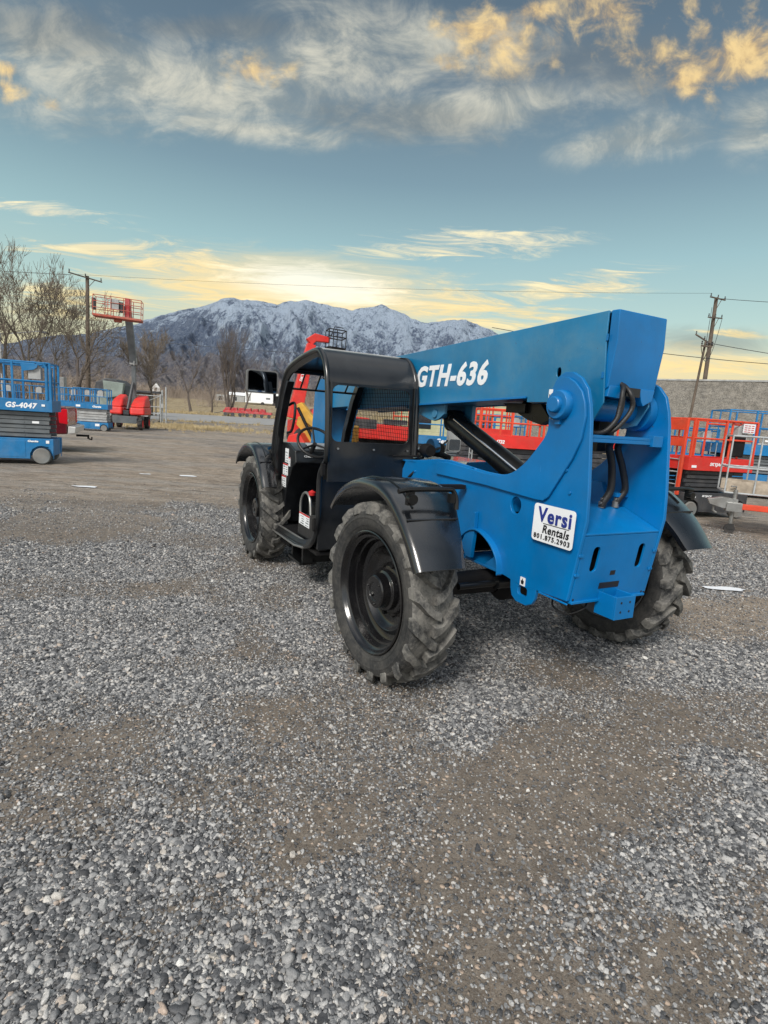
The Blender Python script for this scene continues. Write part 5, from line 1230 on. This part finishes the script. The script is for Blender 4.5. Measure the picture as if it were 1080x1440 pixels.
# concrete post
mb = MB(); mb.prism([(-.22,0),(.22,0),(.16,3.0),(-.16,3.0)], 'Y', -.2, .2); o = mb.build('concrete_post', M['lgrey'], bevel=.03); o.location = (-25.0,42.5,0); tag(o,'pale tapered concrete post at the foot of the left trees','post')

# red boom machine behind the cab
T = thing('telescopic_loader', 'red boom loader with raised boom and black fork rack behind the black cab', 'boom loader', (-3.95,24.8,0), R_(18))
mb = MB(); mb.tube([(-.35,0,1.3),(.05,0,3.4),(.30,0,4.55)], [.42,.33,.27], 4); mb.build('lower_boom', M['red'], T, bevel=.03)
mb = MB(); mb.tube([(.18,0,4.62),(.45,0,4.85),(1.10,.0,4.80)], [.26,.24,.16], 4); mb.build('boom_head', M['red'], T, bevel=.03)
text_mesh('SKYJACK', T, (-.02,-.33,3.35), (.28,0,1), (-1,0,.28), .9, .17, M['white'], bold=.03, gap=.03)
mb = MB()
for z in (4.5,4.95,5.25): mb.tube([(1.0,-.4,z),(1.75,-.4,z-.04),(1.75,.4,z-.04),(1.0,.4,z)], .025, 6, closed=True)
for x in (1.0,1.35,1.75):
    for y in (-.4,.4): mb.tube([(x,y,4.48),(x,y,5.22)], .02, 6)
mb.box((.95,-.4,4.42),(1.75,.4,4.47)); mb.tube([(1.1,-.2,4.9),(1.3,0,5.4),(1.7,0,5.38)], .02, 6); mb.build('fork_rack', M['blackm'], T)
mb = MB(); mb.box((-.5,-1.0,.55),(1.6,1.0,1.25)); mb.prism([(.3,1.26),(1.5,1.26),(1.3,1.7),(.5,1.8)],'Y',-.9,.9); mb.build('body', M['red'], T, bevel=.08)
mb = MB(); mb.box((.5,-1.02,1.30),(1.3,-.91,1.62)); mb.build('side_panel', M['white'], T, bevel=.03)
for x in (0.0,1.3):
    for s in (-1,1):
        mb = MB(); mb.lathe([(-.18,.0001),(-.18,.4),(-.15,.5),(.15,.5),(.18,.4),(.18,.0001)], (x,s*1.0,.5), 'Y', 28); mb.build('wheel', M['tyreblack'], T)
# yellow backhoe arm
T = thing('backhoe', 'yellow excavator arm with red bucket seen through the open cab', 'excavator', (-2.55,18.2,0), R_(170))
def hx_(pts, y0, y1): 
    mb = MB(); mb.prism(pts,'Y',y0,y1); return mb
hx_([(.52,1.85),(.35,1.93),(.0,1.55),(-.55,1.25),(-.6,1.0),(-.3,1.0),(.25,1.35),(.45,1.60)],-.13,.13).build('boom', M['yellow'], T, bevel=.02)
hx_([(.55,1.45),(.40,1.5),(.1,1.15),(-.15,.55),(.05,.5),(.35,.95),(.6,1.2)],-.33,-.16).build('dipper', M['yellow'], T, bevel=.02)
mb = MB(); mb.tube([(.45,-.05+.2,1.75),(-.1,.2,.8)], .05, 10); mb.build('arm_cylinder', M['blackm'], T)
mb = MB(); mb.tube([(-.1,.2,.8),(-.3,.2,.5)], .028, 8); mb.build('cylinder_rod', M['chrome'], T)
hx_([(.3,.95),(.65,.85),(.75,.5),(.55,.25),(.15,.25),(.05,.6)],-.3,.4).build('bucket', M['red'], T, bevel=.03)
mb = MB(); mb.box((-1.0,-2.6,.35),(.2,-.8,1.25)); mb.prism([(-.9,1.26),(.1,1.26),(.0,1.62),(-.8,1.62)],'Y',-2.3,-1.1); mb.build('body', M['yellow'], T, bevel=.06)
for x in (-.9,.1):
    for s in (-1,1):
        mb = MB(); mb.lathe([(-.15,.0001),(-.15,.35),(.15,.35),(.15,.0001)], (x,-1.7+s*.75,.35), 'Y', 24); mb.build('wheel', M['tyreblack'], T)

# red machine through the mesh
T = thing('crawler_lift', 'red tracked machine with dark cab seen through the mesh of the cab', 'tracked machine', (-.45,22.2,0), .05)
mb = MB(); mb.prism([(-1.5,.75),(1.5,.75),(1.55,1.1),(1.2,1.3),(-.2,1.35),(-.4,1.55),(-1.5,1.6)],'Y',-.8,.8); mb.build('body', M['red'], T, bevel=.05)
mb = MB(); mb.box((-.95,-.81,1.15),(-.1,-.803,1.5)); mb.box((.2,-.6,1.36),(1.1,.6,1.55)); mb.build('grille', M['dgrey'], T)
mb = MB(); mb.box((-1.6,-.9,.05),(1.6,-.45,.6)); mb.box((-1.6,.45,.05),(1.6,.9,.6)); mb.box((-1.2,-.4,.4),(1.2,.4,.74)); mb.build('track', M['tyreblack'], T, bevel=.12)
for k in range(3): 
    mb = MB(); mb.tube([(.55+k*.3,-.5,1.3),(.55+k*.3,-.5,2.1)], .03, 6); mb.tube([(.55+k*.3,-.5,2.1),(.85+k*.3,-.5,2.1)] if k < 2 else [(1.15,-.5,1.7),(.55,-.5,1.7)], .03, 6); mb.build('rail', M['redo'], T)
# lifts beyond the boom opening
GR = 'red scissor lifts beyond the blue machine'
scissor_lift('red scissor lift lettered 4732 seen under the blue boom behind the cylinder', (3.15,13.3,0), .04, 2.3, 1.15, 1.40, 1.98, (M['dgrey'],M['red'],M['redo'],M['dgrey'],M['wheelgrey']), ('4732',-.62,.085), 5, (.12,.5), .2, .28, GR, tw=.20, band_txt2=[('SKYJACK',.55,1.28,.38,.07)])
scissor_lift('red scissor lift with tall rails directly behind the 4732 lift', (2.85,17.0,0), .0, 1.6, .8, 1.5, 2.28, (M['dgrey'],M['red'],M['redo'],M['dgrey'],M['wheelgrey']), None, 5, (.12,.5), .2, .28, GR, box_end=-1)
scissor_lift('blue scissor lift between two red ones under the blue boom', (3.5,19.4,0), .05, 2.2, 1.1, 1.25, 1.95, BL, None, 5, (.12,.5), .2, .28, group=None)
scissor_lift('blue scissor lift lettered Genie between the cab and the black cylinder', (1.75,18.5,0), .03, 1.9, .85, 1.12, 1.88, BL, ('Genie',.05,.15), 4, (.12,.5), .18, .26, group=None, tw=.55)
scissor_lift('small red scissor lift seen through the gap under the crossplate', (5.35,15.2,0), .1, 1.5, .8, 1.45, 2.25, SKR, None, 5, (.12,.5), .18, .26, GR)
# right group
sa = math.atan2(.55,1.57)*.8
a0 = Vector((6.14,11.25,0)); dirx = Vector((math.cos(sa),math.sin(sa),0)); diry = Vector((-math.sin(sa),math.cos(sa),0)); L5 = 1.66
c5 = a0+dirx*(L5/2)+diry*.42
T5 = scissor_lift('red scissor lift lettered SKYJACK with black stack, right of the blue machine', c5, sa, L5, .82, 1.25, 2.02, SKR, ('SKYJACK',-.10,.085), 5, (.10,.52), .165, .27, GR, tw=.40, box_end=1, band_txt2=[('SKYJACK',-.25,.45,.26,.05),('',.62,1.12,.12,.025),('',-.7,1.06,.12,.05),('',-.55,.43,.03,.04)])
mb = MB(); mb.box((-L5/2-.10,-.33,.45),(-L5/2-.05,-.25,2.02)); mb.box((-L5/2-.10,.25,.45),(-L5/2-.05,.33,2.02)); mb.box((-L5/2-.095,-.249,1.78),(-L5/2-.055,.249,2.0)); mb.box((-L5/2-.095,-.249,1.45),(-L5/2-.055,.249,1.62)); mb.build('end_frame', M['redo'], T5, bevel=.01)
mb = MB(); mb.box((.28,-.36,1.30),(.58,-.12,1.72)); mb.build('battery_box', M['blackm'], T5, bevel=.02)
mb = MB(); mb.box((.42,-.40,1.80),(.72,-.385,1.99)); d = mb.build('notice_plate', M['white'], T5)
mb = MB()
for k in range(4):
    for j in range(3): mb.box((.44+j*.09,-.404,1.82+k*.042),(.51+j*.09,-.401,1.835+k*.042))
mb.build('notice_print', M['redink'], d)
scissor_lift('tall blue scissor lift cut by the right edge, highest of the right group', (11.3,16.6,0), -.1, 3.0, 1.2, 1.55, 2.50, BL, None, 6, (.12,.7), .2, .3, 'blue scissor lifts at the right edge', panel=True)
scissor_lift('low blue scissor lift behind the right-hand red lift, against the wall', (9.0,17.2,0), .0, 1.9, .85, 1.15, 1.92, BL, None, 4, (.12,.5), .18, .26, 'blue scissor lifts at the right edge')
# silver platform on its orange tow frame
T = thing('towable_lift', 'silver platform trailer with orange tow frame and jack wheel at the right edge', 'towable lift', (6.2,9.72,0), -.40)
mb = MB(); px0, px1, py0, py1 = -.17, 1.9, .0, .75
def fr(z): return [(px0,py0,z),(px1,py0,z),(px1,py1,z),(px0,py1,z)]
for z in (1.72,1.17,.72): mb.tube(fr(z), .017, 8, closed=True)
for x in (px0,.12+.15,.60,1.1,1.6,px1):
    for y in (py0,py1): mb.tube([(x,y,.72),(x,y,1.72)], .015, 8)
mb.tube([(.2,.0,1.60),(.9,.3,1.62),(1.5,.5,1.3)], .016, 8)
mb.build('cage_rail', M['galv'], T)
mb = MB(); mb.box((px0+.03,py0+.02,.735),(px1-.03,py0+.035,.93)); mb.box((px0+.03,py1-.035,.735),(px1-.03,py1-.02,.93)); mb.box((px0+.02,py0+.04,.70),(px1-.02,py1-.04,.72)); mb.build('kickboard', M['plank'], T, bevel=.002)
mb = MB(); mb.tube([(.0,-.02,.09),(.0,-.02,.78)], .035, 12); mb.tube([(0,-.02,.78),(.0,-.02,.84),(-.09,-.06,.84)], .012, 8); mb.build('jack', M['steel'], T)
mb = MB(); mb.lathe([(-.03,.0001),(-.03,.05),(-.03,.085),(.03,.085),(.03,.0001)], (-.01,-.05,.088), 'Y', 20); mb.box((-.05,-.09,.08),(.05,-.083,.18)); mb.build('jack_wheel', M['tyreblack'], T)
mb = MB(); mb.prism([(-.38,.50),(-.42,.58),(-.20,.64),(.05,.62),(.05,.46),(-.15,.44)], 'Y', -.10, .06); mb.tube([(-.30,-.02,.50),(-.30,-.02,.38),(-.24,-.02,.34)], .02, 8); mb.box((-.12,-.14,.40),(.12,.10,.56)); mb.build('coupler', M['steel'], T, bevel=.015)
mb = MB(); mb.box((.08,-.05,.44),(2.3,.05,.54)); mb.box((1.3,-.1,.35),(2.3,.5,.62)); mb.build('tow_frame', M['redo'], T, bevel=.01)
mb = MB(); mb.box((.95,.15,.74),(1.25,.45,1.35)); mb.build('power_pack', M['blackm'], T, bevel=.03)
mb = MB(); mb.box((.97,.14,1.36),(1.25,.46,1.48)); mb.build('power_pack_cap', M['plank'], T, bevel=.02)
mb = MB(); mb.tube(smooth_path([(.3,.02,1.66),(.6,.05,1.63),(.95,.12,1.60),(1.12,.2,1.48),(1.15,.3,1.36)],5), .018, 8); mb.build('control_cable', M['white'], T)
for s in (0,1):
    mb = MB(); mb.lathe([(-.08,.0001),(-.08,.2),(-.09,.3),(.09,.3),(.08,.2),(.08,.0001)], (2.0,-.25 if s == 0 else .85,.30), 'Y', 24); mb.build('wheel', M['tyreblack'], T)
# rough grey wall and cream building ------------------------------------------------
def wall_mat():
    m,t,b = new_mat('rough_concrete_block'); tc = t.new('ShaderNodeTexCoord').outputs['Object']
    br = t.new('ShaderNodeTexBrick'); mp = t.mapping(tc,(1,1,1),(R_(90),0,0)); t.link(mp, br.inputs['Vector']); br.inputs['Scale'].default_value = 1; br.inputs['Brick Width'].default_value = .4; br.inputs['Row Height'].default_value = .2; br.inputs['Mortar Size'].default_value = .008
    br.inputs['Color1'].default_value = (.23,.22,.20,1); br.inputs['Color2'].default_value = (.28,.27,.25,1); br.inputs['Mortar'].default_value = (.20,.19,.18,1)
    n = t.noise(tc,3,9,.75); n2 = t.noise(tc,14,6,.7)
    c = t.mix(1., br.outputs[0], t.mix(t.smooth(t.math('ADD',t.math('MULTIPLY',n,.5),t.math('MULTIPLY',n2,.5)),.35,.65),(.42,.42,.42),(1.35,1.31,1.25)), 'MULTIPLY')
    t.link(c, b.inputs['Base Color']); b.inputs['Roughness'].default_value = .95; t.link(t.bump(t.math('ADD',n,n2),.9,.05), b.inputs['Normal']); return m
WX0, WX1 = Vector((3.0,48.5,0)), Vector((30.0,29.5,0))
wa = math.atan2(WX1.y-WX0.y,WX1.x-WX0.x); WL = (WX1-WX0).length
T = thing('block_wall', 'long rough grey block wall behind the lifts on the right', 'wall', WX0, wa)
mb = MB(); mb.box((0,0,-.2),(WL,.4,5.25)); mb.build('wall_face', wall_mat(), T)
mb = MB(); mb.box((-.02,-.04,5.252),(WL+.02,.44,5.36)); mb.build('coping', M['lgrey'], T, bevel=.01)
def siding():
    m,t,b = new_mat('cream_siding'); tc = t.new('ShaderNodeTexCoord').outputs['Object']; s = t.new('ShaderNodeSeparateXYZ'); t.link(tc,s.inputs[0])
    w = t.math('FRACT', t.math('MULTIPLY', s.outputs[2], 4.2)); n = t.noise(tc,1.5,7,.65)
    c = t.mix(t.smooth(n,.35,.65),(.34,.36,.22),(.46,.46,.30)); c = t.mix(t.smooth(w,.94,.99), c, (.10,.10,.07))
    t.link(c, b.inputs['Base Color']); b.inputs['Roughness'].default_value = .8; t.link(t.bump(w,.5,.03), b.inputs['Normal']); return m
T = thing('cream_building', 'low cream building with horizontal siding behind the lifts in the middle', 'building', (3.4,32.5,0), 0)
mb = MB(); mb.box((-2.9,0,0),(3.6,6,3.1)); mb.build('wall', siding(), T)
mb = MB(); mb.box((-3.1,-.3,3.102),(3.8,6.2,3.3)); mb.build('roof', M['grey'], T, bevel=.02)
mb = MB(); mb.box((-2.0,-.02,1.1),(-1.0,-.003,2.0)); mb.box((1.5,-.02,1.1),(2.5,-.003,2.0)); mb.build('window', M['glass'], T)
mb = MB(); mb.box((-2.9,-.05,2.05),(3.6,-.003,2.2)); mb.build('trim_board', M['wood'], T)
# small sign boards seen through the upper cab window

# ------------------------------------------------------------------ sky and light
SUN_AZ = R_(SUNAZ); SUN_EL = R_(SUNEL)
wd = bpy.data.worlds.new('World'); scene.world = wd; wd.use_nodes = True
t = NT(wd.node_tree); bg = wd.node_tree.nodes['Background']
sky = t.new('ShaderNodeTexSky'); sky.sky_type = 'NISHITA'; sky.sun_disc = False; sky.sun_elevation = SUN_EL; sky.sun_rotation = SUN_AZ; sky.air_density = 1.2; sky.dust_density = 1.0; sky.ozone_density = 3
gen = t.new('ShaderNodeTexCoord').outputs['Generated']
sep = t.new('ShaderNodeSeparateXYZ'); t.link(gen, sep.inputs[0])
dx, dy, dz = sep.outputs
yy = t.math('MAXIMUM', dy, .05)
u = t.math('DIVIDE', dx, yy); v = t.math('DIVIDE', dz, yy)
K = SKYK
# gradient of the evening sky: teal low, slate above
cr = t.new('ShaderNodeValToRGB'); t.link(dz, cr.inputs[0])
stops = [(0,'D9C38C'),(.10,'D2CCA4'),(.17,'B2CCC1'),(.26,'9ABBBB'),(.36,'7A959D'),(.47,'627681'),(.60,'4F5F69'),(1,'7C8A96')]
el = cr.color_ramp.elements; el[0].position = 0; el[0].color = (*lin(stops[0][1]),1); el[1].position = 1; el[1].color = (*lin(stops[-1][1]),1)
for p,c in stops[1:-1]: e = el.new(p); e.color = (*lin(c),1)
nish = t.mix(1., sky.outputs[0], (K*.10,K*.10,K*.10), 'MULTIPLY')
base = t.mix(.80, nish, cr.outputs[0])
# right side a little greyer
uvw = t.new('ShaderNodeCombineXYZ'); t.link(u,uvw.inputs[0]); t.link(v,uvw.inputs[1]); uv = uvw.outputs[0]
den = t.math('ADD', t.math('MAXIMUM',dz,0), .12)
pl = t.new('ShaderNodeCombineXYZ'); t.link(t.math('DIVIDE',dx,den),pl.inputs[0]); t.link(t.math('DIVIDE',dy,den),pl.inputs[1]); plane = pl.outputs[0]
def ell(cu, cv, ru, rv, rot=0.):
    m_ = t.mapping(uv, (1,1,1), (0,0,-rot), (0,0,0))
    c,s = math.cos(-rot),math.sin(-rot); qx,qy = cu*c-cv*s, cu*s+cv*c
    sp = t.new('ShaderNodeSeparateXYZ'); t.link(m_, sp.inputs[0])
    a = t.math('DIVIDE', t.math('SUBTRACT',sp.outputs[0],qx), ru); b = t.math('DIVIDE', t.math('SUBTRACT',sp.outputs[1],qy), rv)
    r = t.math('SQRT', t.math('ADD', t.math('MULTIPLY',a,a), t.math('MULTIPLY',b,b)))
    return t.math('SUBTRACT', 1, r)
def union(lst):
    o = lst[0]
    for k in lst[1:]: o = t.math('MAXIMUM', o, k)
    return o
front = t.math('GREATER_THAN', dy, .06)
# wispy veil (grey white) upper left to centre
wisp = t.noise(t.mapping(uv,(1.7,3.2,1),(0,0,.25)), 3.2, 10, .66, .9)
wisp2 = t.noise(t.mapping(uv,(1,1.4,1),(0,0,-.5)), 9, 8, .65, .6)
wn = t.math('ADD', t.math('MULTIPLY',wisp,.75), t.math('MULTIPLY',wisp2,.25))
veil = union([ell(*e) for e in VEIL])
fv = t.smooth(t.math('ADD', t.math('MULTIPLY',veil,.9), t.math('MULTIPLY', t.math('SUBTRACT',wn,.5), 2.8)), -.22, .95)
fv = t.math('MULTIPLY', fv, t.smooth(veil,-.5,.3))
col_veil = t.mix(t.smooth(wisp2,.35,.65), lin('8F9796'), lin('D6D2C0'))
c = t.mix(t.math('MULTIPLY',fv,.8), base, col_veil)
# dark slate undersides
dk = union([ell(*e) for e in DARK])
fd = t.math('MULTIPLY', t.smooth(t.math('ADD', t.math('ADD',dk,.1), t.math('MULTIPLY', t.math('SUBTRACT',wisp,.5), 1.6)), .05, .9), .42)
c = t.mix(fd, c, lin('6C7377'))
# streaks near the horizon, lit yellow
sn = t.noise(t.mapping(uv,(1.0,7.5,1),(0,0,.06)), 6.5, 10, .68, .9)
st = union([ell(*e) for e in STREAK])
fs_ = t.smooth(t.math('ADD', t.math('MULTIPLY',st,.5), t.math('MULTIPLY', t.math('SUBTRACT',sn,.5), 3.2)), -.08, .6)
fs_ = t.math('MULTIPLY', fs_, t.smooth(st,-.6,.3))
cs = t.mix(t.smooth(v,.17,.33), lin('F4D896'), lin('DDD8C0')); cs = t.mix(t.smooth(sn,.5,.72), cs, lin('FFF0C0'))
c = t.mix(t.math('MULTIPLY',fs_,.85), c, cs)
# glow behind the ridge
gl = t.math('MAXIMUM', ell(-.17,.20,.42,.085,-.03), t.math('MULTIPLY',ell(.42,.12,.35,.05),.8))
c = t.mix(t.math('MULTIPLY', t.smooth(t.math('ADD',gl,t.math('MULTIPLY',t.math('SUBTRACT',sn,.5),.9)),0,.75), .75), c, t.mix(t.smooth(t.math('ADD',ell(-.14,.215,.24,.05,-.03),t.math('MULTIPLY',t.math('SUBTRACT',sn,.5),1.6)),.1,.8), lin('F5DA9E'), lin('FFFAE8')))
# orange puffs top right
pn = t.noise(t.mapping(uv,(1,1.5,1),(0,0,.5)), 7.5, 9, .6, .5); pn2 = t.noise(uv, 22, 6, .6, .4)
pf = union([ell(*e) for e in PUFF])
fp = t.smooth(t.math('ADD', t.math('MULTIPLY',pf,.7), t.math('ADD', t.math('MULTIPLY', t.math('SUBTRACT',pn,.5), 3.2), t.math('MULTIPLY', t.math('SUBTRACT',pn2,.5), 2.6))), -.05, 1.15)
fp = t.math('MULTIPLY', fp, t.smooth(pf,-.7,.5))
cp = t.mix(t.smooth(pn2,.36,.66), lin('C9A875'), lin('F6D594'))
c = t.mix(t.math('MULTIPLY',fp,.82), c, cp)
c = t.mix(front, base, c)
# added fill light: unseen sky overhead and behind the camera made brighter
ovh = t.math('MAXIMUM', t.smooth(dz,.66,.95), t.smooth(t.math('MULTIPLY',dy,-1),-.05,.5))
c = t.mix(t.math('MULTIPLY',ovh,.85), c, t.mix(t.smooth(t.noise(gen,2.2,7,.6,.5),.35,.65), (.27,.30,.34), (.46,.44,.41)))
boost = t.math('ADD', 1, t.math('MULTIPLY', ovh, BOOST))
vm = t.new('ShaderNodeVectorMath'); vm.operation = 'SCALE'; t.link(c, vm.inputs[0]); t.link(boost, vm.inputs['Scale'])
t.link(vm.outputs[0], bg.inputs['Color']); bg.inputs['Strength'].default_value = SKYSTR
sd = bpy.data.lights.new('sun','SUN'); sd.energy = SUNE; sd.angle = R_(SUNANG); sd.color = (1,.95,.88)
so = bpy.data.objects.new('sun', sd); COL.objects.link(so)
dirv = Vector((math.sin(SUN_AZ)*math.cos(SUN_EL), math.cos(SUN_AZ)*math.cos(SUN_EL), math.sin(SUN_EL)))
so.rotation_euler = dirv.to_track_quat('Z','Y').to_euler()
so.location = (0,0,20)
vs_ = scene.view_settings; vs_.view_transform = 'Standard'; vs_.look = 'None'; vs_.gamma = 1; vs_.use_curve_mapping = False; vs_.exposure = EXPO
